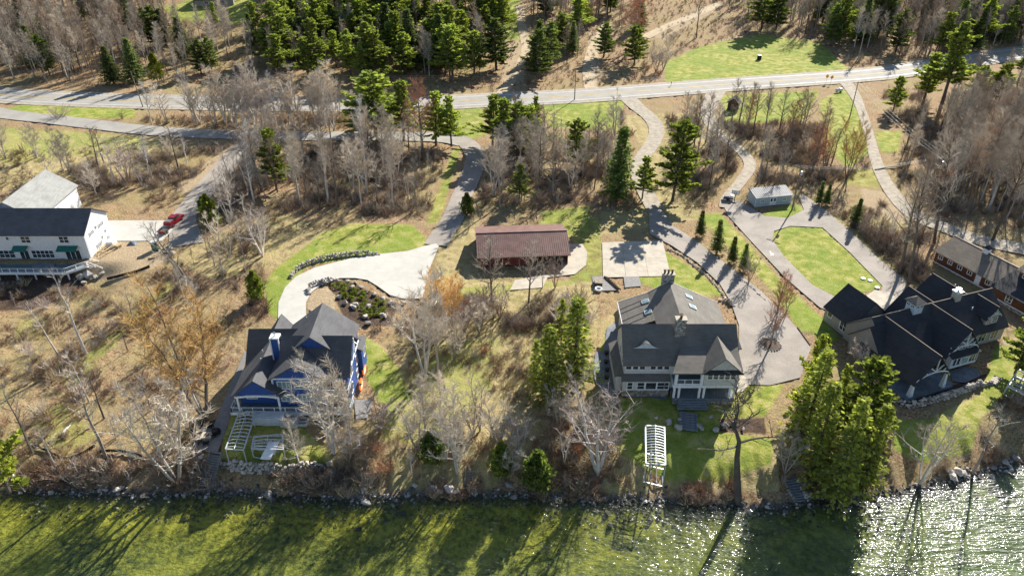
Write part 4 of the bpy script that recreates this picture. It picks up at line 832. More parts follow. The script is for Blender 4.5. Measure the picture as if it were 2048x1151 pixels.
# ------------------------------------------------------------------ stones
STONES = []
for i in range(7):
    bm = bmesh.new(); rr = random.Random(40 + i)
    for k_ in range(16):
        t = Vector((rr.gauss(0, 1), rr.gauss(0, 1), rr.gauss(0, 1))).normalized(); bm.verts.new((t.x * rr.uniform(.42, .55), t.y * rr.uniform(.36, .5), t.z * rr.uniform(.28, .4) + .22))
    res = bmesh.ops.convex_hull(bm, input=bm.verts); bmesh.ops.delete(bm, geom=[v for v in bm.verts if not v.link_faces], context='VERTS')
    me_ = bpy.data.meshes.new('stone'); bm.to_mesh(me_); bm.free(); me_.materials.append(m['rock']); STONES.append(me_)
RS = random.Random(11)
def stone_wall(px, h, size, label, courses, off=0.0):
    P = gp(px, 8); o = tag(empty('stone_wall', P[0]), label, 'stone wall', 'fieldstone walls'); Ls = [0]
    for a, b in zip(P, P[1:]): Ls.append(Ls[-1] + (b - a).length)
    n = int(Ls[-1] / (size * .82)); cnt = 0
    for c_ in range(courses):
        for i in range(n + 1):
            if cnt >= 295: break
            s_ = (i + (.5 if c_ % 2 else 0) + RS.uniform(-.15, .15)) / n * Ls[-1]; q = Vector([np.interp(s_, Ls, [p_[k_] for p_ in P]) for k_ in range(2)] + [0])
            taper = min(1, 3 * s_ / Ls[-1] + .25, 3 * (1 - s_ / Ls[-1]) + .25)
            if c_ and c_ * size * .6 > h * taper: continue
            sc = size * RS.uniform(.85, 1.35); z = hz(q.x, q.y) + c_ * size * .55 - .08
            link('stone', RS.choice(STONES), o, (q.x - P[0].x + RS.uniform(-.1, .1), q.y - P[0].y + c_ * size * .22 + RS.uniform(-.1, .1), z - P[0].z), (RS.uniform(-.2, .2), RS.uniform(-.2, .2), RS.uniform(0, 6.3)), (sc, sc, sc * RS.uniform(.8, 1.1))); cnt += 1
    return o
stone_wall([(581, 556), (590, 545), (607, 534), (632, 524), (662, 517), (700, 512), (740, 510), (760, 509)], 1.5, .72, 'curved fieldstone wall on the outer lawn side of the pale driveway', 3)
stone_wall([(618, 588), (620, 577), (632, 571), (650, 566), (676, 562)], 1.4, .75, 'short curved stone wall on the inner side of the driveway bend', 3)
stone_wall([(437, 925), (455, 934), (480, 940), (520, 946), (560, 949), (600, 945), (640, 941), (668, 938)], 2.0, .8, 'long pale stone retaining wall along the lake bank below the boat lifts', 4)
stone_wall([(372, 905), (390, 915), (410, 920)], 1.2, .7, 'short stone wall on the left side of the timber stairs', 3)
stone_wall([(1768, 785), (1782, 800), (1815, 815), (1860, 806), (1910, 791), (1955, 774), (1988, 766)], 1.5, .75, 'grey retaining wall curving around the terrace of the black roofed house', 3)
for px, lab in (([(1571, 960), (1578, 985), (1592, 1008)], 'row of stones edging the left side of the slate stairs'), ([(1592, 957), (1603, 980), (1616, 1000)], 'row of stones edging the right side of the slate stairs')): stone_wall(px, .5, .55, lab, 2)
stone_wall([(1335, 497), (1365, 512), (1400, 540), (1425, 562), (1448, 592)], .3, .5, 'low line of stones edging the asphalt drive behind the grey house', 1)
stone_wall([(1470, 548), (1500, 572), (1530, 600)], .3, .5, 'low line of stones on the far side of the drive below the small spruces', 1)
stone_wall([(1440, 600), (1455, 603), (1468, 612)], .8, .8, 'clump of dark rocks stacked at the corner of the drive behind the house', 2)
def boulder(u, v, s_, label, grp):
    o = link('boulder', RS.choice(STONES), None, G(u, v, -.08), (0, 0, RS.uniform(0, 6)), (s_ * 1.1, s_, s_ * 1.05)); tag(o, label, 'boulder', grp)
BL = 'pale boulder set in the sloping bed inside the driveway bend'
for x, y in ((890,720),(965,800),(1050,830),(1095,815),(1075,858),(1165,590),(1230,650),(1330,690),(1440,750),(1560,785),(1715,790),(1260,840),(1435,945),(1470,970),(1225,970),(1250,1060),(1050,605),(985,525),(1090,540),(525,910),(560,925)): boulder(540 + x / 6.394, 480 + y / 6.394 + 2, RS.uniform(1.0, 1.5), BL, 'boulders in the bed by the driveway')
for u, v, s_ in ((1336, 845, 1.5), (1357, 856, 1.5), (1359, 840, 1.0), (1398, 852, 1.1), (1403, 857, 1.0), (1313, 836, .8), (1422, 834, .9), (1432, 860, 1.2), (1448, 852, 1.5), (1485, 858, .9), (1465, 846, .9)): boulder(u, v, s_, 'boulder in the dark bed around the wide slate steps', 'boulders around the slate steps')
for u, v, s_ in ((865, 978, 1.8), (880, 985, 1.5), (898, 980, 1.9), (912, 985, 1.4), (1018, 972, 1.5), (830, 972, 1.2), (728, 982, 1.2), (235, 980, 1.2), (243, 976, 1.0), (1905, 957, 1.9), (1915, 945, 1.7), (1926, 948, 1.5), (1900, 945, 1.4), (2030, 918, 1.6), (2010, 925, 1.3), (1985, 935, 1.3), (1615, 990, 1.2)): boulder(u, v, s_, 'large rock at the waterline among smaller shore stones', 'large rocks along the waterline')
for u, v, s_ in ((162, 556, 2.2), (178, 552, 2.5), (190, 556, 1.6), (205, 548, 1.4), (168, 566, 1.3), (340, 500, 1.6), (333, 505, 1.3), (345, 508, 1.5)): boulder(u, v, s_, 'rock piled at the edge of the sandy building yard', 'rocks around the sandy yard')
# ------------------------------------------------------------------ pickup truck on the drive
def wheel(o, x, y, r=.4):
    t = MB().lathe([(r * .55, -.13), (r, -.12), (r, .12), (r * .55, .13)], 18).build('wheel', m['rubber'], o, loc=(x, y, r), rot=(R(90), 0, 0)); MB().lathe([(r * .5, -.14), (r * .54, 0), (r * .5, .14)], 14).build('rim', m['chrome'], t)
p = G(349, 446); d_ = G(372, 428) - G(331, 462); o = tag(empty('pickup_truck', p + Vector((0, 0, .07)), math.atan2(d_.y, d_.x)), 'red pickup truck parked on the asphalt drive of the white house', 'pickup truck')
def profile(mb, pts, y0, y1, mi=0):
    n = len(pts); mb.add([(x, y0, z) for x, z in pts] + [(x, y1, z) for x, z in pts], [tuple(range(n)), tuple(range(2 * n - 1, n - 1, -1))] + [(i, i + n, (i + 1) % n + n, (i + 1) % n) for i in range(n)], mi)
mb = MB(); profile(mb, [(-2.85, .45), (2.85, .45), (2.95, .7), (2.85, 1.05), (1.5, 1.18), (-2.85, 1.12)], -.98, .98); mb.build('body', m['red'], o)
mb = MB(); b0 = [(1.55, -.92, 1.17), (-1.0, -.92, 1.17), (-1.0, .92, 1.17), (1.55, .92, 1.17)]; t0 = [(.75, -.72, 1.88), (-.75, -.74, 1.88), (-.75, .74, 1.88), (.75, .72, 1.88)]
mb.add(b0 + t0, [(0, 1, 5, 4), (1, 2, 6, 5), (2, 3, 7, 6), (3, 0, 4, 7), (4, 5, 6, 7)]); cb = mb.build('cab', m['glass'], o); MB().slab([(.8, -.74, 1.95), (-.8, -.76, 1.95), (-.8, .76, 1.95), (.8, .74, 1.95)], .08).build('roof_panel', m['red'], cb)
for x in (.1, -.72): 
    for s_ in (-1, 1): MB().bar((x, s_ * .925, 1.17), (x * .8, s_ * .75, 1.9), .1, .05).build('pillar', m['red'], cb)
MB().box(-2.8, -1.05, -.9, .9, 1.1, 1.5).build('bed_side', m['red'], o); MB().box(-2.7, -1.12, -.78, .78, 1.505, 1.54).build('bed_cover', m['darkwood'], o)
for x in (-2.3, -1.9, -1.5): MB().box(x - .05, x + .05, -.8, .8, 1.545, 1.6).build('rack_bar', m['whitemetal'], o)
MB().box(2.86, 3.02, -.95, .95, .45, .7).build('bumper', m['chrome'], o); MB().box(-3.0, -2.86, -.95, .95, .5, .72).build('bumper', m['chrome'], o)
for s_ in (-.7, .7): MB().box(2.84, 2.97, s_ - .2, s_ + .2, .78, .98).build('headlight', m['white'], o); MB().box(-2.9, -2.82, s_ * 1.2 - .1, s_ * 1.2 + .1, .8, 1.1).build('tail_light', m['red'], o)
for x in (-1.8, 1.9):
    for s_ in (-.88, .88): wheel(o, x, s_)
# second vehicle half hidden behind the bare tree: low trailer
p = G(329, 466); o = tag(empty('utility_trailer', p + Vector((0, 0, .06)), math.atan2(d_.y, d_.x)), 'small dark trailer with red end standing behind the pickup', 'trailer')
MB().box(-1.2, .9, -.8, .8, .5, .62).build('trailer_bed', m['darkwood'], o); MB().box(-1.25, -1.15, -.8, .8, .62, 1.0).build('tailgate', m['red'], o); MB().bar((.9, 0, .55), (2.0, 0, .5), .1).build('drawbar', m['dark'], o)
for s_ in (-.9, .9): MB().box(-1.15, .9, s_ - .03, s_ + .03, .62, .9).build('side_rail', m['dark'], o); wheel(o, -.1, s_, .32)
# ------------------------------------------------------------------ building yard things
p = G(311, 500); o = tag(empty('portable_toilet', p, R(20)), 'dark green portable toilet with white roof beside the sandy yard', 'portable toilet')
MB().box(-.6, .6, -.6, .6, .12, 2.15).build('cabin', m['tealdk'], o); MB().slab([(-.65, -.65, 2.4), (.65, -.65, 2.4), (.65, .65, 2.4), (-.65, .65, 2.4)], .25).build('roof', m['white'], o); MB().box(-.45, .45, -.63, -.605, .2, 2.0).build('door', m['teal'], o); MB().box(-.65, .65, -.65, .65, 0, .11).build('skid', m['dark'], o)
def pallet(u, v, n_, rz, label):
    o = tag(empty('pallet', G(u, v), rz), label, 'pallet', 'pallets on the sandy yard')
    for k_ in range(n_):
        z = k_ * .16
        for y in (-.5, 0, .5): MB().box(-.6, .6, y - .05, y + .05, z, z + .1).build('bearer', m['rawwood'], o)
        for i in range(6): MB().box(-.6 + i * .21, -.6 + i * .21 + .15, -.55, .55, z + .102, z + .135).build('board', m['rawwood'], o)
pallet(306, 515, 2, R(15), 'pale pallet stack at the corner of the sandy yard near the green toilet'); pallet(236, 494, 4, R(-20), 'stack of raw pallets on the sand close to the white house')
o = tag(empty('wrapped_bundle', G(225, 491)), 'white wrapped bundle of building material by the white house wall', 'bundle'); MB().slab([(-.9, -.8, 1.3), (.7, -.9, 1.4), (.9, .7, 1.3), (-.7, .9, 1.25)], 1.3).build('wrap', m['white'], o); MB().bar((-.9, -.85, .6), (.8, -.9, .7), .06).build('strap', m['dark'], o)
o = tag(empty('lumber_pile', G(208, 505)), 'untidy pile of raw lumber along the white house end wall', 'lumber')
for i in range(22): 
    a = Vector((RS.uniform(-1.5, 1.2), RS.uniform(-2.5, 2), .05 + i * .03)); t = RS.uniform(.9, 1.9); MB().bar(a, a + Vector((math.cos(t), math.sin(t), RS.uniform(-.05, .15))) * RS.uniform(1.2, 2.6), .2, .06).build('plank', m['rawwood'], o)
o = tag(empty('tarp_heap', G(265, 487)), 'small heap under a grey tarp on the sand near the pale drive', 'tarp'); MB().add([(-1, -.8, .02), (1, -.9, .02), (1.1, .8, .02), (-.9, .9, .02), (-.2, -.1, .75), (.4, .2, .6)], [(0, 1, 4), (1, 5, 4), (1, 2, 5), (2, 3, 5), (3, 4, 5), (3, 0, 4)]).build('tarp', m['slate'], o); MB().tube([(-1, -.8, .03), (-1.4, -1.2, .03)], .02, 4).build('rope', m['white'], o)
def silt_fence(px, h, label):
    P = gp(px, 5); o = tag(empty('silt_fence', P[0]), label, 'fence', 'black silt fences'); b = MB()
    for i in range(len(P) - 1):
        a, c_ = P[i] - P[0], P[i + 1] - P[0]; e = Vector((.02, .02, 0)); u_ = Vector((0, 0, h)); b.add([a, c_, c_ + u_, a + u_, a + e, c_ + e, c_ + u_ + e, a + u_ + e], [(0, 1, 2, 3), (7, 6, 5, 4), (3, 2, 6, 7)])
    b.build('fabric', m['black'], o)
    for q in P[::4]: MB().bar(q - P[0] + Vector((-.03, -.03, 0)), q - P[0] + Vector((-.03, -.03, h + .25)), .05).build('stake', m['wood'], o)
silt_fence([(215, 560), (232, 556), (252, 551), (275, 545), (300, 535)], .7, 'black silt fence along the lower edge of the sandy yard')
silt_fence([(70, 893), (100, 905), (125, 918), (150, 915), (175, 903), (190, 893)], .6, 'curved black silt fence at the foot of the grassy slope by the lake')
silt_fence([(200, 905), (230, 903), (262, 907), (288, 915)], .6, 'black silt fence above the shore bushes left of the stairs')
# ------------------------------------------------------------------ patio of the navy house
def chair(u, v, rz, label, grp):
    o = tag(empty('patio_chair', G(u, v, .06), rz), label, 'chair', grp)
    MB().box(-.35, .35, -.35, .35, .32, .42).build('seat', m['black'], o); MB().slab([(-.35, .3, .42), (.35, .3, .42), (.35, .55, 1.05), (-.35, .55, 1.05)], .08).build('backrest', m['black'], o)
    for s_ in (-.36, .36):
        MB().box(s_ - .05, s_ + .05, -.35, .4, .55, .62).build('armrest', m['black'], o)
        for y in (-.3, .3): MB().box(s_ - .04, s_ + .04, y - .04, y + .04, 0, .55).build('leg', m['black'], o)
for u, v, rz in ((398, 886, 2.6), (413, 889, 3.3), (407, 857, .4), (422, 856, -.2), (391, 868, 1.4), (429, 872, -1.5)): chair(u, v, rz, 'black armchair around the square fire table on the paved patio', 'chairs around the fire table')
o = tag(empty('fire_table', G(415, 875, .06)), 'square stone fire table in the middle of the small patio', 'fire table'); MB().box(-.75, .75, -.6, .6, 0, .5).build('base', m['stone'], o); MB().box(-.85, .85, -.7, .7, .5, .6).build('top', m['oldconcrete'], o); MB().box(-.4, .4, -.3, .3, .605, .64).build('burner', m['darkwood'], o)
o = tag(empty('grill', G(434, 868, .06)), 'black covered grill beside the fire table on the pavers', 'grill'); MB().box(-.6, .6, -.35, .35, .25, .9).build('cabinet', m['black'], o); MB().tube([(-.45, 0, .95), (.45, 0, .95)], .34, 10).build('lid', m['black'], o); MB().bar((-.4, -.4, .95), (.4, -.4, .95), .05).build('handle', m['chrome'], o)
for s_ in (-.5, .5): MB().lathe([(.08, -.04), (.12, 0), (.08, .04)], 10, (s_, 0, .12)).build('caster', m['rubber'], o)
for i, (u, v, mt, lab) in enumerate(((728, 741, 'orange', 'orange and yellow kayak by the navy house end wall, farther from the lake'), (722, 772, 'orange', 'orange kayak by the navy house end wall, nearer the lake'))):
    o = tag(empty('kayak', G(u, v, .1), R(8)), lab, 'kayak', 'kayaks'); hull = MB(); n = 10
    ring = [(math.sin(math.pi * t) ** .6 * .42, -2.0 + 4.0 * t) for t in np.linspace(.02, .98, 13)]; vs = []
    for r_, y in ring:
        for j in range(n): t = 2 * math.pi * j / n; vs.append((r_ * math.cos(t), y, .28 + r_ * .55 * math.sin(t)))
    hull.add(vs, [(a * n + j, a * n + (j + 1) % n, (a + 1) * n + (j + 1) % n, (a + 1) * n + j) for a in range(12) for j in range(n)] + [tuple(range(n))[::-1], tuple(12 * n + j for j in range(n))]); hull.build('hull', m[mt], o, smooth=True)
    MB().lathe([(.24, 0), (.28, .03), (.24, .06)], 12, (0, -.2, .5)).build('cockpit_rim', m['yelpl'] if i == 0 else m['black'], o)
# ------------------------------------------------------------------ around the grey house
for u, v in ((1213, 708), (1212, 726), (1214, 742), (1213, 757)):
    o = tag(empty('planter', G(u, v, .06)), 'dark round planter along the shaded slate patio beside the grey house', 'planter', 'planters on the slate patio'); MB().lathe([(.28, 0), (.42, .5), (.45, .55), (.38, .55), (.36, .45)], 12).build('pot', m['black'], o); MB().lathe([(.3, 0), (.34, .12), (.1, .25)], 8, (0, 0, .45)).build('soil_mound', m['soil'], o)
o = tag(empty('grill', G(1227, 733, .06), R(90)), 'grey steel grill on the shaded patio beside the grey house', 'grill'); MB().box(-.75, .75, -.35, .35, .2, .9).build('cabinet', m['slate'], o); MB().tube([(-.5, 0, .95), (.5, 0, .95)], .33, 10).build('lid', m['steelroof'], o); MB().bar((-.4, -.4, 1), (.4, -.4, 1), .05).build('handle', m['chrome'], o)
for u, v in ((1228, 712), (1229, 722)): chair(u, v, 1.5, 'black patio chair beside the steel grill at the grey house', 'chairs at the grey house patio')
o = tag(empty('hot_tub_cover', G(1197, 567, .06), R(-6)), 'brown covered box on the paved pad near the barn', 'box'); MB().box(-.8, .8, -1.1, 1.1, 0, .7).build('cabinet', m['darkwood'], o); MB().slab([(-.85, -1.15, .82), (.85, -1.15, .82), (.85, 1.15, .82), (-.85, 1.15, .82)], .11).build('lid', m['wood'], o)
o = tag(empty('fire_ring', G(1197, 580, .06)), 'white round fire ring at the corner of the paved pad', 'fire ring'); MB().lathe([(.55, 0), (.75, 0), (.75, .45), (.55, .45), (.55, .05)], 18).build('ring', m['white'], o); MB().lathe([(.54, .02), (.5, .1)], 12).build('ash', m['black'], o)
o = tag(empty('log_row', G(1222, 566, .06)), 'dark row of logs laid across the paved pad', 'logs')
for i in range(9): 
    a = G(1212 + i * 3.2, 556 + i * 2.9) - G(1222, 566); MB().tube([a + Vector((-.4, .3, .2)), a + Vector((.35, -.35, .25))], .16, 7).build('log', m['darkwood'], o)
p = G(1540, 688); o = tag(empty('stone_ring', p), 'ring of stones around the small tree in the turnaround', 'stone ring')
for i in range(22): t = i / 22 * 2 * math.pi; link('stone', RS.choice(STONES), o, (1.9 * math.cos(t), 2.1 * math.sin(t), 0), (0, 0, t), .5)
MB().lathe([(1.9, .09), (1.0, .22), (.2, .3)], 20).build('mulch', m['soil'], o)
# ------------------------------------------------------------------ shed corner
p = G(1468, 406); o = tag(empty('basketball_hoop', p, R(-20)), 'basketball hoop with white square backboard at the end of the drive', 'basketball hoop')
MB().tube([(0, 0, 0), (0, 0, 3.0)], .09, 8).build('pole', m['dark'], o); MB().bar((0, 0, 2.9), (0, -.9, 3.3), .1).build('arm', m['dark'], o)
bb = MB().box(-.95, .95, -.98, -.9, 2.85, 4.0).build('backboard', m['white'], o); mb = MB()
for a, b in (((-.9, 2.9), (.9, 2.9)), ((-.9, 3.95), (.9, 3.95)), ((-.9, 2.9), (-.9, 3.95)), ((.9, 2.9), (.9, 3.95)), ((-.3, 3.05), (.3, 3.05)), ((-.3, 3.5), (.3, 3.5)), ((-.3, 3.05), (-.3, 3.5)), ((.3, 3.05), (.3, 3.5))): mb.bar((a[0], -1.0, a[1]), (b[0], -1.0, b[1]), .09, .03)
mb.build('marking', m['black'], bb); MB().tube([(.23 * math.cos(t), -1.25 + .23 * math.sin(t), 3.05) for t in np.linspace(0, 2 * math.pi, 15)], .025, 5).build('rim', m['orange'], o); MB().box(-.5, .5, -.1, .9, 0, .25).build('base', m['black'], o)
o = tag(empty('junk_trailer', G(1459, 400), R(-10)), 'dark cluttered trailer parked beside the basketball hoop', 'trailer')
MB().box(-1.8, .9, -.8, .8, .5, .75).build('bed', m['dark'], o); MB().slab([(-1.5, -.6, 1.25), (-.2, -.7, 1.35), (0, .5, 1.2), (-1.4, .6, 1.1)], .5).build('load', m['slate'], o); MB().box(.1, .8, -.5, .4, .752, 1.5).build('load', m['white'], o)
for s_ in (-.85, .85): wheel(o, -.3, s_, .32)
def lid(u, v, lab): o = tag(empty('septic_cover', G(u, v, .0)), lab, 'septic cover', 'septic covers in the loop lawn'); MB().lathe([(.5, -.05), (.5, .12), (.42, .17), (.1, .19)], 16).build('cover', m['white'], o); MB().bar((-.1, 0, .22), (.1, 0, .22), .05).build('handle', m['dark'], o)
lid(1726, 557, 'white round septic cover in the loop lawn, leftmost of three'); lid(1740, 561, 'white round septic cover in the loop lawn, middle of three'); lid(1754, 575, 'white round septic cover nearest the black roofed garage')
for u, v, r_, lab in ((1652, 166, 0, 'yellow diamond road sign on the far verge, left of the pair'), (1661, 168, 10, 'yellow diamond road sign on the far verge, right of the pair')):
    o = tag(empty('road_sign', G(u, v), R(r_)), lab, 'road sign', 'yellow road signs'); MB().tube([(0, 0, 0), (0, 0, 2.6)], .05, 6).build('post', m['whitemetal'], o); MB().add([(0, -.07, 1.7), (.75, -.07, 2.45), (0, -.07, 3.2), (-.75, -.07, 2.45), (0, -.03, 1.7), (.75, -.03, 2.45), (0, -.03, 3.2), (-.75, -.03, 2.45)], [(0, 1, 2, 3), (7, 6, 5, 4), (0, 4, 5, 1), (1, 5, 6, 2), (2, 6, 7, 3), (3, 7, 4, 0)]).build('sign_plate', m['yelpl'], o)
o = tag(empty('gas_tank', G(1677, 184), R(15)), 'white horizontal gas tank on the verge left of the gravel road', 'gas tank'); MB().tube([(-1.5, 0, .8), (-1.2, 0, .8), (1.2, 0, .8), (1.5, 0, .8)], [.25, .55, .55, .25], 14).build('tank', m['white'], o, smooth=True)
for x in (-.8, .8): MB().box(x - .15, x + .15, -.4, .4, 0, .4).build('saddle', m['dark'], o)
MB().lathe([(.2, 0), (.2, .25), (.1, .3)], 10, (0, 0, 1.3)).build('valve_cap', m['whitemetal'], o)
o = tag(empty('waste_bin', G(1518, 119), 0), 'small black and white box on the big lawn beyond the road', 'bin'); MB().box(-.7, .7, -.6, .6, 0, 1.6).build('bin_body', m['black'], o); MB().box(-.75, .75, -.65, .65, 1.6, 1.75).build('lid', m['white'], o)
o = tag(empty('mailbox', G(1342, 172)), 'tiny dark mailbox on a post on the far road verge', 'mailbox'); MB().box(-.06, .06, -.06, .06, 0, 1.2).build('post', m['wood'], o); MB().tube([(0, -.35, 1.35), (0, .35, 1.35)], .2, 8).build('box', m['black'], o)
o = tag(empty('rail_fence', G(370, 45)), 'grey rail fence running down the slope below the far lawn', 'fence')
for i in range(9):
    a = G(392 + i * 4, 40 + i * 2.2) - o.location; MB().bar(a, a + Vector((0, 0, 1.8)), .18).build('post', m['wood'], o)
    if i: 
        for h_ in (.7, 1.4): MB().bar(pa + Vector((0, 0, h_)), a + Vector((0, 0, h_)), .08, .16).build('rail', m['wood'], o)
    pa = a
o = tag(empty('timber_border', G(1618, 690)), 'dark timber border along the turnaround lawn edge', 'border'); mb = MB(); q0 = o.location
for (a, b) in (((1595, 655), (1607, 672)), ((1607, 672), (1620, 690))): MB().bar(G(*a) - q0 + Vector((0, 0, .1)), G(*b) - q0 + Vector((0, 0, .1)), .2, .25).build('beam', m['darkwood'], o)

def rank(group):
    ORD_ = ['first', 'second', 'third', 'fourth', 'fifth', 'sixth', 'seventh', 'eighth', 'ninth', 'tenth', 'eleventh', 'twelfth', 'thirteenth', 'fourteenth', 'fifteenth', 'sixteenth', 'seventeenth', 'eighteenth', 'nineteenth', 'twentieth', 'twenty-first', 'twenty-second', 'twenty-third']
    l_ = sorted([o for o in COL.objects if o.get('group') == group], key=lambda o: float(proj(o.location.x, o.location.y, o.location.z)[0]))
    for i, o in enumerate(l_): o['label'] = o['label'] + f', {ORD_[i]} from left'
for g_ in ('boulders in the bed by the driveway', 'boulders around the slate steps', 'large rocks along the waterline', 'rocks around the sandy yard', 'chairs around the fire table', 'planters on the slate patio'): rank(g_)
for i, o in enumerate([o for o in COL.objects if o.get('group') == 'chairs at the grey house patio']): o['label'] += (', nearer the chimney end' if i == 0 else ', nearer the lake')
# ------------------------------------------------------------------ vegetation prototypes
def RM(name, c, tl=0.0, v=.25, ns=.6): return RANDMAT(name, [(0, tuple(x * .72 for x in c)), (.5, c), (1, tuple(min(1, x * 1.35) for x in c))], .85, ns, tl, v)
bk = {'straw': RM('straw', (.50, .40, .24)), 'umber': RM('umber', (.24, .15, .10)), 'grey': RM('grey_bark', (.26, .23, .20)), 'pale': RM('pale_bark', (.47, .435, .39)), 'white': RM('white_bark', (.62, .58, .52)), 'dark': RM('dark_bark', (.12, .10, .085)),
      'rust': RM('rust_twig', (.42, .22, .13)), 'amber': RM('amber_twig', (.58, .36, .13)), 'tan': RM('tan_twig', (.52, .45, .36)), 'brown': RM('brown_twig', (.34, .26, .19)), 'pink': RM('pink_twig', (.46, .38, .33)), 'smoke': RM('smoke_twig', (.40, .345, .28))}
lf = {'spruce': RM('spruce_needles', (.14, .185, .055), .38), 'pine': RM('pine_needles', (.26, .305, .08), .45), 'cedar': RM('cedar_leaves', (.30, .33, .075), .48), 'shrub': RM('shrub_leaves', (.19, .23, .05), .4), 'lime': RM('lime_leaves', (.24, .26, .035), .35), 'dkpine': RM('dark_pine_needles', (.15, .19, .065), .38)}
def twig(mb, p, d, l, r):
    u = d.orthogonal().normalized() * r; w = d.cross(u).normalized() * r; b = len(mb.v); t = p + d * l
    mb.v += [tuple(p + u), tuple(p - u * .5 + w * .87), tuple(p - u * .5 - w * .87), tuple(t)]; mb.f += [(b, b + 1, b + 3), (b + 1, b + 2, b + 3), (b + 2, b, b + 3)]; mb.m += [0, 0, 0]
def gen_bare(seed, H, spread, barkm, twigm, stems=1, lo=.3, up=.55, n1=19, n2=8, n3=5, r0=.2, tw=.021, fan=.0, tl=1.0):
    rr = random.Random(seed); tk = MB(); cr = MB(); U = rr.uniform
    for s_ in range(stems):
        az0 = 2 * math.pi * (s_ + U(-.2, .2)) / stems; ln = fan if stems > 1 else U(0, .05)
        hh = H * (1 if s_ == 0 else U(.75, .97)); pts = [Vector((0, 0, -.2))]
        for i in range(1, 8):
            t = i / 7; pts.append(Vector((math.cos(az0) * ln * hh * t ** .8 + U(-.02, .02) * H * t, math.sin(az0) * ln * hh * t ** .8 + U(-.02, .02) * H * t, hh * t)))
        rs = [r0 * (1 - i / 7.3) ** .9 / stems ** .4 + .012 for i in range(8)]; tk.tube(pts, rs, 6, 0, False)
        for i in range(max(4, n1 // stems)):
            t = lo + (.98 - lo) * (i + U(0, 1)) / max(4, n1 // stems); k_ = min(int(t * 7), 6); p = pts[k_].lerp(pts[k_ + 1], t * 7 - k_); az = i * 2.4 + U(-.5, .5)
            L1 = spread * (1.05 - .7 * max(0, t - lo) / (1 - lo)) * U(.6, 1.1); el = up + U(-.15, .25) + .4 * max(0, t - .6)
            d = Vector((math.cos(az) * math.cos(el), math.sin(az) * math.cos(el), math.sin(el))); q = [p]; dd = d.copy()
            for j in range(4): dd = (dd + Vector((U(-.2, .2), U(-.2, .2), U(-.02, .25)))).normalized(); q.append(q[-1] + dd * L1 / 4)
            rb = max(.026, rs[k_] * .56); (tk if rb > .05 else cr).tube(q, [rb * (1 - j / 4.6) for j in range(5)], 4, 0, False)
            for j in range(n2):
                tt = .2 + .8 * (j + U(0, 1)) / n2; kk = min(int(tt * 4), 3); pb = q[kk].lerp(q[kk + 1], tt * 4 - kk); db = (dd * .75 + Vector((U(-1, 1), U(-1, 1), U(-.35, .8)))).normalized(); L2 = L1 * U(.22, .46)
                e1 = pb + db * L2 * .5; d2 = (db + Vector((U(-.25, .25), U(-.25, .25), U(0, .35)))).normalized(); e2 = e1 + d2 * L2 * .5
                cr.tube([pb, e1, e2], [tw * 1.5, tw * 1.1, tw * .6], 3, 0, False)
                for n_ in range(n3): twig(cr, pb.lerp(e1, U(.3, 1)) if n_ % 2 else e1.lerp(e2, U(0, 1)), (d2 * .8 + Vector((U(-1, 1), U(-1, 1), U(-.4, .9)))).normalized(), U(.35, 1.0) * tl * H / 12, tw * .75)
    return ((tk.mesh('trunk', bk[barkm]), cr.mesh('crown', bk[twigm])), H)
def gen_bush(seed, H, spread, twigm, n=26, n2=9, tw=.014):
    rr = random.Random(seed); U = rr.uniform; tk = MB(); cr = MB()
    for i in range(n):
        az = U(0, 6.28); el = U(.5, 1.4); d = Vector((math.cos(az) * math.cos(el), math.sin(az) * math.cos(el), math.sin(el))); p = Vector((U(-.25, .25) * spread, U(-.25, .25) * spread, -.05)); L = H * U(.6, 1.05)
        d2 = (d + Vector((U(-.3, .3), U(-.3, .3), .2))).normalized(); e1 = p + d * L * .5; e2 = e1 + d2 * L * .5; tk.tube([p, e1, e2], [tw * 1.8, tw * 1.3, tw * .6], 3, 0, False)
        for j in range(n2): twig(cr, p.lerp(e1, U(.4, 1)) if j % 3 == 0 else e1.lerp(e2, U(0, 1)), (d2 + Vector((U(-1, 1), U(-1, 1), U(-.4, .8)))).normalized(), U(.25, .6) * H * .55, tw * .8)
    return ((tk.mesh('stems', bk[twigm]), cr.mesh('crown', bk[twigm])), H)
def spray(mb, p, d, s, rr):                                  # a small flat fan of needles
    U = rr.uniform; a = (d + Vector((U(-.5, .5), U(-.5, .5), U(-.4, .5)))).normalized(); b = a.cross(Vector((U(-1, 1), U(-1, 1), U(.2, 1)))).normalized() * s * .42
    i = len(mb.v); e = p + a * s; mb.v += [tuple(p), tuple(p + a * s * .55 + b), tuple(e), tuple(p + a * s * .55 - b)]; mb.f.append((i, i + 1, i + 2, i + 3)); mb.m.append(0)
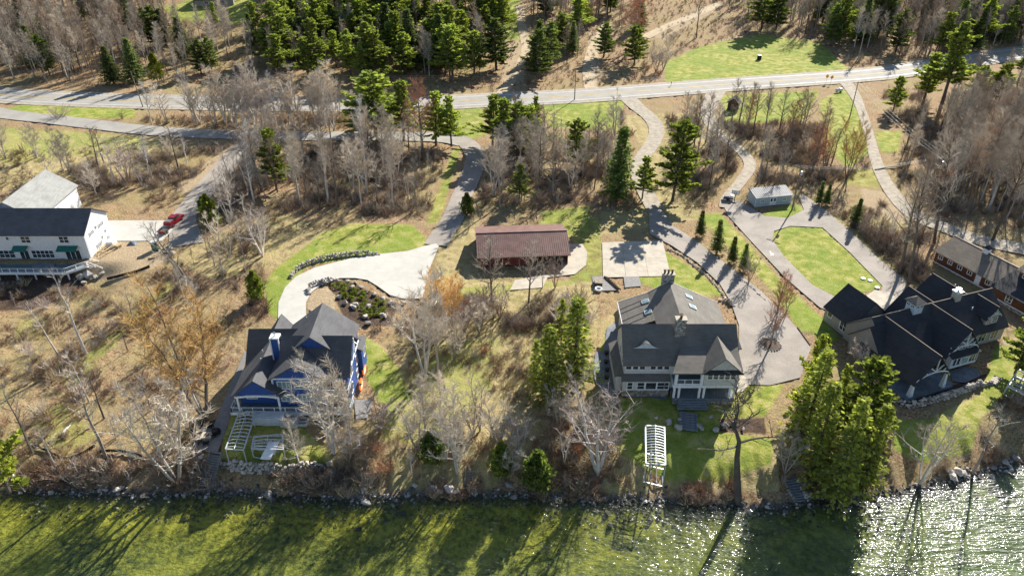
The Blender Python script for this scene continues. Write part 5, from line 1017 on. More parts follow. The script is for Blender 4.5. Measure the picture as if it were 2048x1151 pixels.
def gen_conifer(seed, kind, H, Rr, leaf, bark='dark', z0=.08, dens=1.0, ls=.5):
    rr = random.Random(seed); U = rr.uniform; tk = MB(); cr = MB(); b1, b2 = U(-.02, .02) * H, U(-.02, .02) * H
    tk.tube([(0, 0, -.2), (b1 * .5, b2 * .5, H * .5), (b1, b2, H * .98)], [H * .016, H * .01, .02], 7, 0, False)
    def ax(t): return Vector((b1 * t, b2 * t, H * t))
    if kind == 'cedar':
        n = int(2600 * dens)
        for i in range(n):
            t = z0 + (1 - z0) * U(0, 1) ** .85; prof = Rr * min(1, (1 - t) * 2.1 + .04) ** .8 * (.75 + .25 * math.sin(t * 23 + seed)); az = U(0, 6.28); r = prof * U(.45, 1) ** .6 * (1 + .25 * math.sin(az * 3 + t * 9 + seed))
            p = ax(t) + Vector((math.cos(az) * r, math.sin(az) * r, U(-.1, .1))); spray(cr, p, Vector((math.cos(az) * .55, math.sin(az) * .55, .75)), ls * U(.7, 1.4), rr)
            if i % 3 == 0: spray(cr, ax(t) + (p - ax(t)) * .6, Vector((math.cos(az), math.sin(az), .3)), ls * 1.2, rr)
    else:
        nb = int((50 if kind == 'spruce' else 36) * dens * H / 10); gap = 0
        for i in range(nb):
            t = z0 + (1 - z0) * (i + U(0, 1)) / nb
            if kind == 'spruce': L = Rr * (1 - t) ** .85 * U(.8, 1.12) + .12; el = -.25 + .55 * t
            else: L = Rr * (math.sin(math.pi * min(1, .18 + .82 * (1 - t) ** .9) * .5) * (1 - t * .35)) * U(.5, 1.15) * (.8 + .35 * math.sin(t * 17 + seed)); el = .05 + .55 * t
            for c_ in range(4 if kind == 'spruce' else 3):
                az = i * 2.39 + c_ * (1.57 if kind == 'spruce' else 2.1) + U(-.4, .4); Lc = L * U(.75, 1.15); d = Vector((math.cos(az) * math.cos(el), math.sin(az) * math.cos(el), math.sin(el))); p = ax(t); e = p + d * Lc + Vector((0, 0, .12 * Lc))
                if Lc > .8: cr_b = tk.tube([p, p.lerp(e, .55) - Vector((0, 0, .04 * Lc)), e], [.045 * Lc / 2 + .012, .03, .01], 3, 0, False)
                m_ = max(3, int(Lc / (.22 if kind == 'spruce' else .16)))
                for j in range(m_):
                    f = (j + U(.2, 1)) / m_; f = f if kind == 'spruce' else .3 + .7 * f; q = p.lerp(e, f); sd_ = Vector((-d.y, d.x, 0)) * (1 if j % 2 else -1)
                    for r_ in range(2 if kind == 'spruce' else 3): spray(cr, q + Vector((U(-.12, .12), U(-.12, .12), U(-.1, .12))), d * .7 + sd_ * U(.1, 1) + Vector((0, 0, -.15 if kind == 'spruce' else .45)), ls * U(.7, 1.35) * (1 - .35 * f * (kind == 'spruce')), rr)
    return ((tk.mesh('trunk', bk[bark]), cr.mesh('crown', lf[leaf])), H)
PR = {
 'grey': [gen_bare(1, 14, 4.2, 'grey', 'smoke', lo=.35), gen_bare(2, 16, 3.6, 'grey', 'smoke', lo=.42, up=.8, n1=22), gen_bare(3, 13, 4.8, 'grey', 'brown', lo=.25), gen_bare(4, 15, 3.2, 'pale', 'smoke', lo=.45, up=.9, n1=18), gen_bare(5, 14, 3.8, 'grey', 'smoke', stems=2, fan=.12)],
 'dark': [gen_bare(11, 15, 4.2, 'dark', 'brown', lo=.4, up=.7), gen_bare(12, 17, 3.6, 'dark', 'brown', lo=.45, up=.8), gen_bare(13, 13, 4.4, 'dark', 'smoke', lo=.3)],
 'pale': [gen_bare(21, 13, 4.2, 'pale', 'tan', stems=3, fan=.14, lo=.3, n1=33, n2=9, n3=9), gen_bare(22, 14, 3.6, 'pale', 'tan', lo=.3, up=.75, n1=28, n2=9, n3=9), gen_bare(23, 12, 4.4, 'pale', 'tan', stems=2, fan=.16, lo=.25, n1=30, n2=9, n3=9)],
 'birch': [gen_bare(31, 12, 3.4, 'white', 'tan', stems=2, fan=.14, lo=.3), gen_bare(32, 13, 3.0, 'white', 'pale', lo=.35, up=.8), gen_bare(33, 11, 4.6, 'white', 'pink', stems=3, fan=.2, lo=.3, n1=27, r0=.24)],
 'rust': [gen_bare(41, 12, 4.2, 'grey', 'rust', lo=.22, n1=26, n2=9, n3=9), gen_bare(42, 13, 3.8, 'grey', 'rust', stems=2, fan=.12, lo=.25, n1=26, n2=9, n3=9)],
 'amber': [gen_bare(51, 13, 4.4, 'dark', 'amber', stems=4, fan=.2, lo=.22, up=.8, n1=48, n2=9, n3=9, tw=.02), gen_bare(52, 10, 3.6, 'brown', 'amber', stems=3, fan=.2, lo=.2, up=.8, n1=30, n2=9, n3=9)],
 'tan': [gen_bare(61, 9, 4.0, 'grey', 'tan', stems=4, fan=.25, lo=.2, n1=32, n2=9, n3=8), gen_bare(62, 8, 3.6, 'brown', 'pink', stems=4, fan=.28, lo=.2, n1=30, n2=9, n3=8)],
 'sparse': [gen_bare(71, 13, 3.6, 'grey', 'smoke', lo=.35, n1=11, n2=5, n3=4, r0=.2), gen_bare(72, 12, 3.0, 'pale', 'pale', lo=.45, n1=9, n2=5, n3=4, r0=.17), gen_bare(73, 14, 3.8, 'dark', 'dark', lo=.5, n1=12, n2=6, n3=5, r0=.24)],
 'sapling': [gen_bare(81, 7, 1.5, 'brown', 'brown', lo=.25, up=.9, n1=12, n2=5, n3=5, r0=.07, tw=.014), gen_bare(82, 8, 1.6, 'grey', 'smoke', lo=.3, up=.9, n1=12, n2=5, n3=5, r0=.08, tw=.014), gen_bare(83, 7, 1.8, 'pale', 'tan', stems=2, fan=.1, lo=.3, up=.8, n1=14, n2=5, n3=5, r0=.08, tw=.014)],
 'bush': [gen_bush(91, 2.6, 1.6, 'brown', 30), gen_bush(92, 2.2, 1.8, 'smoke', 30), gen_bush(93, 2.4, 1.6, 'tan', 30), gen_bush(94, 2.2, 1.6, 'rust', 30), gen_bush(95, 2.6, 2, 'pink', 34)],
 'spruce': [gen_conifer(101, 'spruce', 10, 2.1, 'spruce'), gen_conifer(102, 'spruce', 11, 2.4, 'spruce', dens=.9)],
 'pine': [gen_conifer(111, 'pine', 14, 4.4, 'pine', z0=.2, ls=.44, dens=1.15), gen_conifer(112, 'pine', 15, 4.0, 'pine', z0=.26, ls=.44, dens=1.15), gen_conifer(113, 'pine', 12, 4.4, 'pine', z0=.14, ls=.42, dens=1.2), gen_conifer(114, 'pine', 16, 4.2, 'pine', z0=.34, ls=.44, dens=1.2)],
 'dkpine': [gen_conifer(121, 'pine', 14, 4.4, 'dkpine', z0=.12, dens=1.2, ls=.44), gen_conifer(122, 'spruce', 13, 3.0, 'dkpine')],
 'cedar': [gen_conifer(131, 'spruce', 10, 1.75, 'cedar', 'dark', z0=.07, dens=.8, ls=.36), gen_conifer(132, 'spruce', 11, 1.6, 'cedar', 'dark', z0=.12, dens=.72, ls=.36), gen_conifer(133, 'pine', 9, 2.3, 'cedar', z0=.08, dens=1.0, ls=.36)],
 'evshrub': [gen_conifer(141, 'cedar', 3.5, 1.6, 'shrub', z0=.02, dens=.5, ls=.3), gen_conifer(142, 'cedar', 3, 1.5, 'spruce', z0=.02, dens=.45, ls=.3)],
 'lime': [gen_conifer(151, 'cedar', 8, 2.0, 'lime', 'grey', z0=.2, dens=.5, ls=.4)],
}
VR = random.Random(77)
TREE_XY = []
NAME = {'grey': 'bare_tree', 'dark': 'bare_tree', 'pale': 'bare_tree', 'birch': 'birch_tree', 'rust': 'budding_tree', 'amber': 'willow_tree', 'tan': 'bare_tree', 'sparse': 'bare_tree', 'sapling': 'sapling', 'bush': 'shrub', 'spruce': 'spruce_tree', 'pine': 'pine_tree', 'dkpine': 'pine_tree', 'cedar': 'cedar_tree', 'evshrub': 'evergreen_shrub', 'lime': 'leafing_tree'}
CAT = {'bush': 'shrub', 'evshrub': 'shrub', 'sapling': 'sapling'}
def plant(kind, p, H, label, group=None, lean=(0, 0), var=None, wide=1.0):
    (tm, cm), H0 = PR[kind][var] if var is not None else VR.choice(PR[kind]); s_ = H / H0
    o = tag(empty(NAME[kind], p), label, CAT.get(kind, 'tree'), group); o.rotation_euler = (-lean[1], lean[0], VR.uniform(0, 6.28)) if lean != (0, 0) else (VR.uniform(-.03, .03), VR.uniform(-.03, .03), VR.uniform(0, 6.28)); o.scale = (s_ * wide, s_ * wide, s_)
    link(tm.name.split('.')[0], tm, o); link('crown', cm, o); TREE_XY.append((p.x, p.y)); return o
def T(kind, u, v, topv, label, group=None, lean=(0, 0), var=None, wide=1.0):
    if kind in ('pine', 'dkpine'): wide *= 1.25
    if kind == 'cedar': wide *= .92
    if kind == 'evshrub': wide *= .72
    if kind == 'spruce': wide *= 1.15
    p = G(u, v); return plant(kind, p, max(.8, top_height(p, topv)), label, group, lean, var, wide)
# ---- trees one can point to
T('spruce', 1232, 402, 256, 'tallest narrow spruce between the wood and the rear lawn of the grey house', var=0)
T('pine', 1345, 400, 243, 'broad bright pine beside the tall narrow spruce', var=2); T('pine', 1284, 398, 316, 'small pine between the tall spruce and the broad pine', var=0)
for i, (u, v, tv) in enumerate(((1400, 470, 421), (1434, 504, 441), (1464, 523, 473), (1487, 540, 488))): T('spruce', u, v, tv, f"{('first', 'second', 'third', 'fourth')[i]} small spruce in the row along the drive, counted from the wood", 'spruce row along the drive', var=i % 2)
T('spruce', 1637, 408, 362, 'left spruce of the pair behind the shed drive', 'spruces by the loop drive'); T('spruce', 1652, 408, 368, 'right spruce of the pair behind the shed drive', 'spruces by the loop drive'); T('spruce', 1709, 449, 397, 'lone small spruce above the outer loop drive', 'spruces by the loop drive')
T('pine', 553, 378, 262, 'bright cone-shaped pine standing alone left of the middle drive', var=0); T('pine', 752, 272, 150, 'big bright pine in front of the road left of the rust tree', var=2, wide=1.9); T('pine', 728, 262, 172, 'shorter pine left of the big bright pine', var=0, wide=1.3); T('pine', 872, 290, 186, 'pine just behind the rust tree', var=0, wide=1.2); T('pine', 808, 282, 165, 'slender pine between the big pine and the rust tree', var=1, wide=1.35); T('pine', 903, 292, 196, 'low pine right of the rust tree at the drive mouth', var=0)
T('rust', 845, 305, 172, 'rust-brown budding tree beside the pines at the drive mouth', var=0, wide=1.3); T('rust', 1265, 100, -30, 'large rust-coloured budding tree at the top edge', var=1, wide=1.5)
[T('pine', u, v, tv, f'{w_} pine of the four right of the drive mouth', 'pines right of the drive mouth', var=k_ % 3, wide=1.25) for k_, (u, v, tv, w_) in enumerate(((985, 292, 194, 'leftmost'), (1008, 305, 200, 'second'), (1032, 312, 208, 'third'), (1062, 300, 214, 'rightmost')))]; T('pine', 1038, 402, 330, 'pale green young pine above the barn', var=0); T('pine', 1070, 255, 195, 'young pine near the road above the barn wood', var=0)
T('amber', 412, 838, 590, 'large amber willow on the slope left of the navy house', var=0, wide=1.15); T('amber', 1693, 358, 243, 'amber-topped willow on the lawn beside the gravel road', var=0); T('amber', 880, 650, 545, 'amber bushy tree beside the end of the pale driveway', var=1, wide=1.4); T('amber', 905, 660, 560, 'second amber bushy tree right of the pale driveway', var=1, wide=1.2)
for (b, t, lab, kd, vr) in (((172, 706), (85, 553), 'leaning pale tree with broken top on the slope below the white house', 'sparse', 1), ((116, 708), (42, 610), 'leaning bleached tree left of the other leaning tree', 'sparse', 1), ((178, 803), (128, 705), 'thin leaning tree in the middle of the left slope', 'sparse', 1), ((215, 922), (130, 760), 'leaning tree with crooked limbs above the curved silt fence', 'sparse', 0), ((66, 905), (-10, 768), 'tall leaning tree near the left edge above the cedar', 'sparse', 0), ((113, 938), (70, 860), 'short leaning tree by the left shore', 'sparse', 1), ((160, 955), (135, 915), 'broken leaning stub on the left shore', 'sparse', 1)):
    p = G(*b); h = top_height(p, t[1]) * 1.06; q = Vector(W(t[0], t[1], p.z + h * .95)); plant(kd, p, h, lab, 'leaning trees on the left slope', (math.atan2(q.x - p.x, h) * .8, 0), vr)
for (b, t, lab, kd) in (((383, 573), (335, 418), 'tall bare tree in front of the red truck', 'sparse'), ((378, 573), (320, 430), 'thin twin of the tall bare tree before the red truck', 'sparse'), ((1945, 946), (1992, 800), 'bare tree leaning right from the right-hand shore', 'sparse'), ((408, 836), (360, 690), 'dark thin tree just left of the amber willow base', 'sparse')):
    p = G(*b); T(kd, b[0], b[1], t[1], lab, None, ((Vector(W(t[0], t[1], p.z + 10)).x - p.x) / 26, 0))
T('birch', 1196, 948, 775, 'large many-limbed birch with pinkish crown on the bank left of the boat lift', var=2, wide=1.25); T('sparse', 1476, 1003, 788, 'big bare tree at the water edge right of the front lawn', None, (.12, 0), 2, 1.6)
T('pale', 668, 905, 728, 'broad pale tree standing before the deck of the navy house', var=0, wide=1.25); T('pale', 700, 880, 765, 'slim pale tree at the right corner of the deck', var=1); T('pale', 850, 885, 752, 'pale tree in the middle yard, left trunk of the pair', var=1); T('pale', 882, 880, 755, 'pale tree in the middle yard, right trunk of the pair', var=1); T('pale', 915, 945, 792, 'pale tree on the bank left of the ladder stairs', var=2)
T('pale', 850, 752, 560, 'tall bare tree right of the navy house beside the boulder bed', var=0, wide=1.1); T('pale', 877, 745, 590, 'bare tree right beside the tall one near the boulder bed', var=1); T('grey', 960, 860, 745, 'bare tree on the bank slope right of the pale pair', var=4)
T('dark', 985, 622, 476, 'dark bare tree before the left half of the barn', var=2); T('dark', 1057, 604, 488, 'dark bare tree before the middle of the barn', var=2); T('sapling', 1085, 575, 520, 'thin sapling before the right end of the barn'); T('tan', 1110, 575, 510, 'brushy bare tree at the right end of the barn', wide=.8)
T('cedar', 1150, 778, 600, 'tall cedar on the slope left of the grey house', var=1, wide=1.9); T('cedar', 1096, 800, 655, 'yellow-green cedar left of the tall cedar', var=0, wide=1.7); T('cedar', 1073, 775, 680, 'small cedar at the left of the cedar group', var=1, wide=1.6); T('cedar', 1122, 690, 600, 'dark cedar behind the tall cedar', var=2)
for u, v, tv, vr, wd_, lab in ((1632, 905, 700, 0, 1.35, 'tall cedar at the left side of the big cedar clump'), (1660, 965, 765, 1, 1.5, 'cedar at the lower left of the big cedar clump'), (1700, 1005, 800, 0, 1.3, 'front cedar of the big clump at the waterline'), (1752, 992, 815, 1, 1.5, 'right front cedar of the big clump at the waterline'), (1650, 800, 672, 2, 1.0, 'small bright cedar behind the big clump'), (1695, 890, 735, 0, 1.1, 'cedar in the middle of the big clump'), (1628, 860, 720, 2, .9, 'rounded cedar on the left fringe of the big clump')): T('cedar', u - 36, v, tv, lab, 'big cedar clump', var=vr, wide=wd_)
T('pine', 1705, 900, 730, 'feathery bright pine at the right of the cedar clump', var=2, wide=1.1)
T('cedar', 20, 985, 820, 'round yellow-green cedar in the lower left corner', var=2, wide=1.25); T('cedar', -20, 960, 800, 'cedar cut by the left edge above the lower left corner', var=2, wide=1.3)
for u, v, tv, vr, lab in ((1003, 948, 888, 0, 'bright evergreen shrub right of the ladder stairs'), (1075, 975, 905, 1, 'dark conical evergreen shrub on the bank'), (866, 925, 865, 1, 'dark evergreen shrub at the foot of the pale trees'), (935, 428, 388, 1, 'dark evergreen shrub at the bend of the middle drive'), (425, 450, 392, 0, 'green shrub beside the asphalt drive right of the truck'), (408, 425, 395, 1, 'small green shrub just right of the red truck'), (515, 600, 545, 0, 'thin green shrub at the left edge of the driveway lawn'), (1640, 720, 672, 0, 'lime green shrub below the turnaround lawn')): T('evshrub', u, v, tv, lab, 'evergreen shrubs', var=vr, wide=.9)
T('pine', 2030, 745, 630, 'pine at the right edge beside the boat lift', var=2); T('pine', 2062, 700, 640, 'pine cut by the right edge above the boat lift', var=2); T('evshrub', 1998, 570, 545, 'yellow shrub between the black roof and the brown lodge', var=0)
T('rust', 1541, 690, 590, 'small reddish tree inside the stone ring of the turnaround', var=0); T('rust', 1555, 622, 548, 'left small reddish tree on the strip above the turnaround', var=0); T('rust', 1572, 628, 560, 'right small reddish tree on the strip above the turnaround', var=1); T('tan', 1497, 565, 510, 'bare shrubby tree below the row of small spruces', var=1, wide=.8)
T('tan', 1712, 735, 685, 'pinkish small tree at the west wall of the black roofed house', var=1); T('birch', 1840, 965, 832, 'pale fan-shaped bare tree on the right bank', var=2); T('tan', 1570, 945, 870, 'grey rounded bare tree left of the cedar clump', var=0, wide=1.1); T('tan', 355, 965, 792, 'bushy pale bare tree on the left shore', var=0, wide=1.2); T('pale', 600, 930, 845, 'small bare tree right of the squat boat lift', var=2); T('tan', 1140, 640, 590, 'bleached fallen-looking tree before the pad', var=0)
for u, v, tv, lab in ((1818, 565, 318, 'tallest dark bare tree beside the loop drive right of the lawn'), (1800, 545, 345, 'dark bare tree left of the tallest one beside the loop drive'), (1868, 485, 290, 'dark bare tree behind the lodge end wall'), (1985, 480, 250, 'tall bare tree behind the lodge')): T('dark', u, v, tv, lab, None, (.1, 0))
T('dark', 1393, 75, -25, 'dark bare tree at the sandy track on the top edge', var=0); T('pine', 1878, 225, 50, 'tall white pine on the right side of the road', var=3, wide=1.1); T('pine', 1786, 222, 155, 'round pine at the corner of the gravel road', var=2, wide=1.1)
T('lime', 318, 172, 108, 'small yellow-green leafing tree on the left roadside'); T('bush', 118, 234, 206, 'pale rounded shrub on the grass median', var=2, wide=1.6); T('bush', 245, 236, 220, 'small dark shrub on the grass median', var=0)
T('dkpine', 258, 60, -25, 'dark pine at the top edge left of the far lawn', var=0); T('dkpine', 100, 150, 70, 'dark pine in the upper left wood', var=0); T('pine', 435, 60, 5, 'bright pine on the far lawn'); T('pine', 512, 65, 5, 'pine at the right side of the far lawn')
# ---- woods: each trunk a tree of its own while it shows, the deep rest one mass
ROADPX = []
for path, w_ in ((main, 8.5), (lane, 5.2)): ROADPX.append((np.array([(q.x, q.y) for q in path]), w_))
DRIVES = [o for o in COL.objects if o.type == 'MESH' and o.name.split('.')[0] in ('driveway', 'gravel_road', 'concrete_pad', 'concrete_apron', 'forest_track', 'footpath', 'patio')]
dv = np.concatenate([np.array([v.co[:2] for v in o.data.vertices]) for o in DRIVES] + [np.array([[p_.x, p_.y] for p_ in pad])])
HB = []                                           # building footprints
for o in (hA, hB, hC, hD, hE, hF, hG, hH, hI):
    bpy.context.view_layer.update(); P_ = np.array([tuple((o.o.matrix_world @ Vector((0, 0, 0)))[:2])]); pts_ = []
    for ch in o.o.children:
        if ch.name.split('.')[0] in ('wall', 'roof', 'deck', 'porch_floor'): pts_ += [tuple((o.o.matrix_world @ v.co)[:2]) for v in ch.data.vertices]
    A2 = np.array(pts_); a = o.o.rotation_euler.z; Rm = np.array([[math.cos(a), -math.sin(a)], [math.sin(a), math.cos(a)]]); L2 = A2 @ Rm; HB.append((Rm, L2.min(0) - .6, L2.max(0) + .6))
def clump(X, Y): return np.sin(X * .31 + 1.7 * np.sin(Y * .13)) + np.sin(Y * .37 + 1.3 * np.sin(X * .17)) + .7 * np.sin((X + Y) * .83) + .6 * np.sin((X - 1.3 * Y) * 1.1)
def clear(X, Y, dmin=2.6, bmin=1.0):
    ok = np.ones(X.shape, bool); P = np.stack([X, Y], -1)
    for path, w_ in ROADPX:
        for a, b in zip(path, path[1:]):
            ab = b - a; t = np.clip(((P - a) @ ab) / (ab @ ab), 0, 1); ok &= np.hypot(*(P - a - t[..., None] * ab).T) > w_
    for i in range(0, len(P), 4000): D = np.sqrt(((P[i:i + 4000, None] - dv[None]) ** 2).sum(-1)).min(1); ok[i:i + 4000] &= D > dmin
    for Rm, lo, hi in HB: q = P @ Rm; ok &= ~((q > lo - bmin) & (q < hi + bmin)).all(1)
    return ok
NR = np.random.default_rng(9)
def scatter_px(poly, n, dmin=2.6, lawn=.35, mind=0.0, far=None):
    g0 = np.array([tuple(G(u, v)) for u, v in poly])[:, :2]; lo, hi = g0.min(0), g0.max(0); out = np.zeros((0, 2)); k_ = 0
    while len(out) < n and k_ < 14:
        k_ += 1; P = NR.uniform(lo, hi, (max(600, n * 4), 2)); P = P[poly_sd(P[:, 0], P[:, 1], g0) > 0]
        if not len(P): continue
        P = P[clear(P[:, 0], P[:, 1], dmin)]; u, v = proj(P[:, 0], P[:, 1], hgt(P[:, 0], P[:, 1])); bad = np.zeros(len(P), bool)
        for ch, wgt, zp in ZONES:
            if ch == LAWN and wgt > lawn + .25: bad |= poly_sd(u, v, zp) > 2
        P = P[~bad]
        for q in P:
            if mind and len(out) and (np.hypot(*(out - q).T) < mind).any(): continue
            out = np.vstack([out, q]);
            if len(out) >= n: break
    return out
ORD = ['first', 'second', 'third', 'fourth', 'fifth', 'sixth', 'seventh', 'eighth', 'ninth', 'tenth', 'eleventh', 'twelfth', 'thirteenth', 'fourteenth', 'fifteenth', 'sixteenth', 'seventeenth', 'eighteenth', 'nineteenth']
TENS = ['twenty', 'thirty', 'forty', 'fifty', 'sixty', 'seventy']
def ordinal(i):
    if i < 19: return ORD[i]
    t, r_ = divmod(i + 1, 10); return TENS[t - 2] + '-' + ORD[r_ - 1] if r_ else TENS[t - 2][:-1] + 'ieth'
WORD = {'grey': 'grey bare tree', 'dark': 'dark bare tree', 'pale': 'pale bare tree', 'birch': 'white-barked bare tree', 'rust': 'reddish budding tree', 'tan': 'brushy bare tree', 'sparse': 'thin bare tree', 'sapling': 'bare sapling', 'bush': 'brown shrub', 'pine': 'green pine', 'dkpine': 'dark pine', 'spruce': 'dark spruce', 'cedar': 'green cedar', 'amber': 'amber shrubby tree', 'evshrub': 'green shrub'}
FARPTS = []
def wood(poly, mix, n, hr, label, group, mind=2.2, dmin=2.6, deep=False):
    P = scatter_px(poly, n, dmin, mind=mind); put = {}
    ks = [k_ for k_, _ in mix]; ws = np.array([w_ for _, w_ in mix], float); ws /= ws.sum()
    for x, y in P:
        k_ = ks[NR.choice(len(ks), p=ws)]; hh = float(NR.uniform(*hr))
        if deep and k_ in ('grey', 'dark', 'pale'): FARPTS.append((x, y)); continue
        if k_ == 'sapling': hh *= .55
        if k_ == 'bush': hh = float(NR.uniform(1.6, 3.2))
        if k_ == 'evshrub': hh = float(NR.uniform(2, 3.5))
        o = plant(k_, Vector((x, y, hz(x, y))), hh, None, f'{WORD[k_]}s {group}', wide=float(NR.uniform(1.4, 1.8)) if k_ in ('pine', 'dkpine') else 1.15); put.setdefault(k_, []).append((float(proj(x, y, hz(x, y))[0]), o))
    for k_, l_ in put.items():
        l_.sort(key=lambda t: t[0])
        for i, (_, o) in enumerate(l_): o['label'] = f'{WORD[k_]} {label}' + (f', {ordinal(i)} from left' if len(l_) > 1 else '')
wood([(60, 240), (720, 250), (720, 262), (280, 252)], [('pale', 5), ('birch', 3), ('rust', 1)], 20, (9, 14), 'between road and frontage lane', 'between road and lane')
wood([(400, 215), (700, 222), (690, 258), (380, 250)], [('pale', 6), ('birch', 2), ('grey', 2)], 17, (12, 18), 'on the road strip near the big pine', 'on the road strip')
wood([(470, 300), (870, 300), (860, 425), (520, 420)], [('grey', 6), ('dark', 3), ('pale', 2), ('birch', 1), ('sapling', 3)], 52, (11, 18), 'in the wood left of the middle drive', 'left of the middle drive')
wood([(975, 300), (1245, 270), (1270, 395), (975, 415)], [('grey', 5), ('pale', 3), ('dark', 2), ('sapling', 4), ('pine', .5)], 50, (10, 16), 'in the wood above the barn', 'above the barn')
wood([(1350, 240), (1690, 250), (1700, 345), (1600, 372), (1380, 390)], [('dark', 5), ('grey', 3), ('rust', 1.3), ('sapling', 5), ('sparse', 2)], 56, (10, 16), 'in the thicket behind the shed', 'behind the shed')
wood([(1790, 290), (2060, 230), (2060, 440), (1960, 450), (1850, 420)], [('grey', 5), ('dark', 4), ('pale', 2), ('rust', .6)], 46, (10, 17), 'in the wood right of the gravel road', 'right of the gravel road')
wood([(1830, 170), (2060, 160), (2060, 240), (1830, 240)], [('pine', 5), ('dark', 3), ('grey', 3)], 18, (10, 17), 'right of the tall white pine', 'right of the white pine')
wood([(0, 310), (330, 310), (440, 330), (380, 380), (200, 400), (0, 400)], [('sparse', 4), ('pale', 3), ('tan', 2), ('birch', 1)], 18, (8, 14), 'on the field edge behind the white house', 'behind the white house')
wood([(330, 550), (520, 440), (540, 520), (430, 600), (420, 700)], [('grey', 3), ('birch', 2), ('sapling', 3), ('tan', 1)], 16, (7, 12), 'left of the driveway lawn', 'left of the driveway lawn')
wood([(430, 400), (530, 330), (540, 420), (450, 450)], [('birch', 4), ('grey', 3)], 9, (9, 14), 'beside the asphalt drive right of the truck', 'right of the truck')
wood([(870, 560), (960, 620), (1190, 640), (1150, 720), (900, 720), (860, 640)], [('tan', 4), ('sapling', 3), ('bush', 4)], 26, (5, 9), 'on the brushy slope below the barn', 'below the barn')
wood([(800, 860), (1200, 830), (1200, 960), (800, 960)], [('tan', 3), ('bush', 4), ('sapling', 2), ('birch', 1)], 24, (5, 9), 'on the bank of the middle yard', 'on the middle bank')
wood([(700, 850), (800, 860), (800, 950), (690, 940)], [('tan', 3), ('bush', 3), ('pale', 1)], 8, (5, 8), 'on the bank right of the pale tree', 'right of the pale tree')
wood([(1655, 440), (1720, 470), (1850, 560), (1860, 470), (1770, 440)], [('bush', 5), ('sapling', 4), ('dark', 1)], 22, (6, 11), 'in the brush beside the outer loop drive', 'beside the loop drive')
wood([(0, 600), (420, 610), (400, 900), (0, 890)], [('bush', 6), ('sapling', 3), ('sparse', 1), ('tan', 1)], 30, (5, 9), 'on the slope left of the navy house', 'on the left slope')
wood([(1290, 110), (1340, 90), (1340, 160), (1290, 160)], [('tan', 3), ('bush', 4), ('grey', 1)], 8, (6, 9), 'at the left end of the far lawn', 'left of the big lawn')
CONL = 'in the pine wood across the road'
wood([(525, 40), (1010, 30), (1015, 165), (545, 168)], [('pine', 9), ('dkpine', 2), ('grey', 5), ('dark', 2)], 120, (13, 22), CONL, 'across the road', 3.5, deep=True)
wood([(1065, 20), (1280, 20), (1280, 150), (1070, 160)], [('dkpine', 3), ('pine', 3), ('grey', 4), ('rust', 1.5)], 30, (11, 18), 'between the two forest tracks', 'between forest tracks', 3.5, deep=True)
wood([(-60, 60), (330, 60), (520, 70), (520, 165), (250, 172), (-60, 158)], [('grey', 7), ('pale', 1.5), ('dark', 2), ('dkpine', .8)], 110, (12, 17), 'on the far left hillside', 'on the far hillside', 3.2, deep=True)
wood([(1480, 30), (2060, 20), (2060, 95), (1850, 115), (1720, 118), (1650, 85), (1500, 62)], [('dkpine', 4), ('dark', 6), ('grey', 4), ('pine', 1)], 120, (14, 20), 'in the dark wood behind the big lawn', 'behind the big lawn', 3.5, deep=True)
# ---- scattered stuff (instanced on points)
def instancer(name, P, scl, protos, label, cat, tilt=.25, z=0.0):
    c_ = bpy.data.collections.new(name + '_source')
    for i, me_ in enumerate(protos): q = bpy.data.objects.new(f'{name}_piece_{i}', me_); c_.objects.link(q)
    mp = bpy.data.meshes.new(name); mp.from_pydata([(x, y, hz_) for (x, y), hz_ in zip(P, hgt(P[:, 0], P[:, 1]) + z)], [], [])
    a = mp.attributes.new('scl', 'FLOAT', 'POINT'); a.data.foreach_set('value', np.asarray(scl, 'f'))
    rt = mp.attributes.new('rot', 'FLOAT_VECTOR', 'POINT'); rv = NR.uniform(-1, 1, (len(P), 3)) * [tilt, tilt, math.pi]; rt.data.foreach_set('vector', rv.astype('f').ravel())
    ix = mp.attributes.new('pick', 'INT', 'POINT'); ix.data.foreach_set('value', NR.integers(0, len(protos), len(P)).astype('i'))
    o = link(name, mp); tag(o, label, cat, None, 'stuff'); ng = bpy.data.node_groups.new(name, 'GeometryNodeTree'); ng.interface.new_socket('Geometry', in_out='INPUT', socket_type='NodeSocketGeometry'); ng.interface.new_socket('Geometry', in_out='OUTPUT', socket_type='NodeSocketGeometry')
    N = ng.nodes; L = ng.links; gi = N.new('NodeGroupInput'); go = N.new('NodeGroupOutput'); ci = N.new('GeometryNodeCollectionInfo'); ci.inputs[0].default_value = c_; ci.inputs[1].default_value = True; ci.inputs[2].default_value = True
    ip = N.new('GeometryNodeInstanceOnPoints'); ip.inputs['Pick Instance'].default_value = True
    def na(n, t): q = N.new('GeometryNodeInputNamedAttribute'); q.data_type = t; q.inputs[0].default_value = n; return q.outputs[0]
    L.new(gi.outputs[0], ip.inputs['Points']); L.new(ci.outputs[0], ip.inputs['Instance']); L.new(na('pick', 'INT'), ip.inputs['Instance Index']); L.new(na('rot', 'FLOAT_VECTOR'), ip.inputs['Rotation']); L.new(na('scl', 'FLOAT'), ip.inputs['Scale']); L.new(ip.outputs[0], go.inputs[0])
    md = o.modifiers.new('scatter', 'NODES'); md.node_group = ng; return o
def joined(pair, i):
    a, b = pair; bm = bmesh.new(); bm.from_mesh(a); n = len(bm.faces); bm.from_mesh(b); bm.faces.ensure_lookup_table()
    for f in bm.faces[n:]: f.material_index = 1
    me_ = bpy.data.meshes.new(f'joined_{i}'); bm.to_mesh(me_); bm.free(); me_.materials.append(a.materials[0]); me_.materials.append(b.materials[0]); return me_
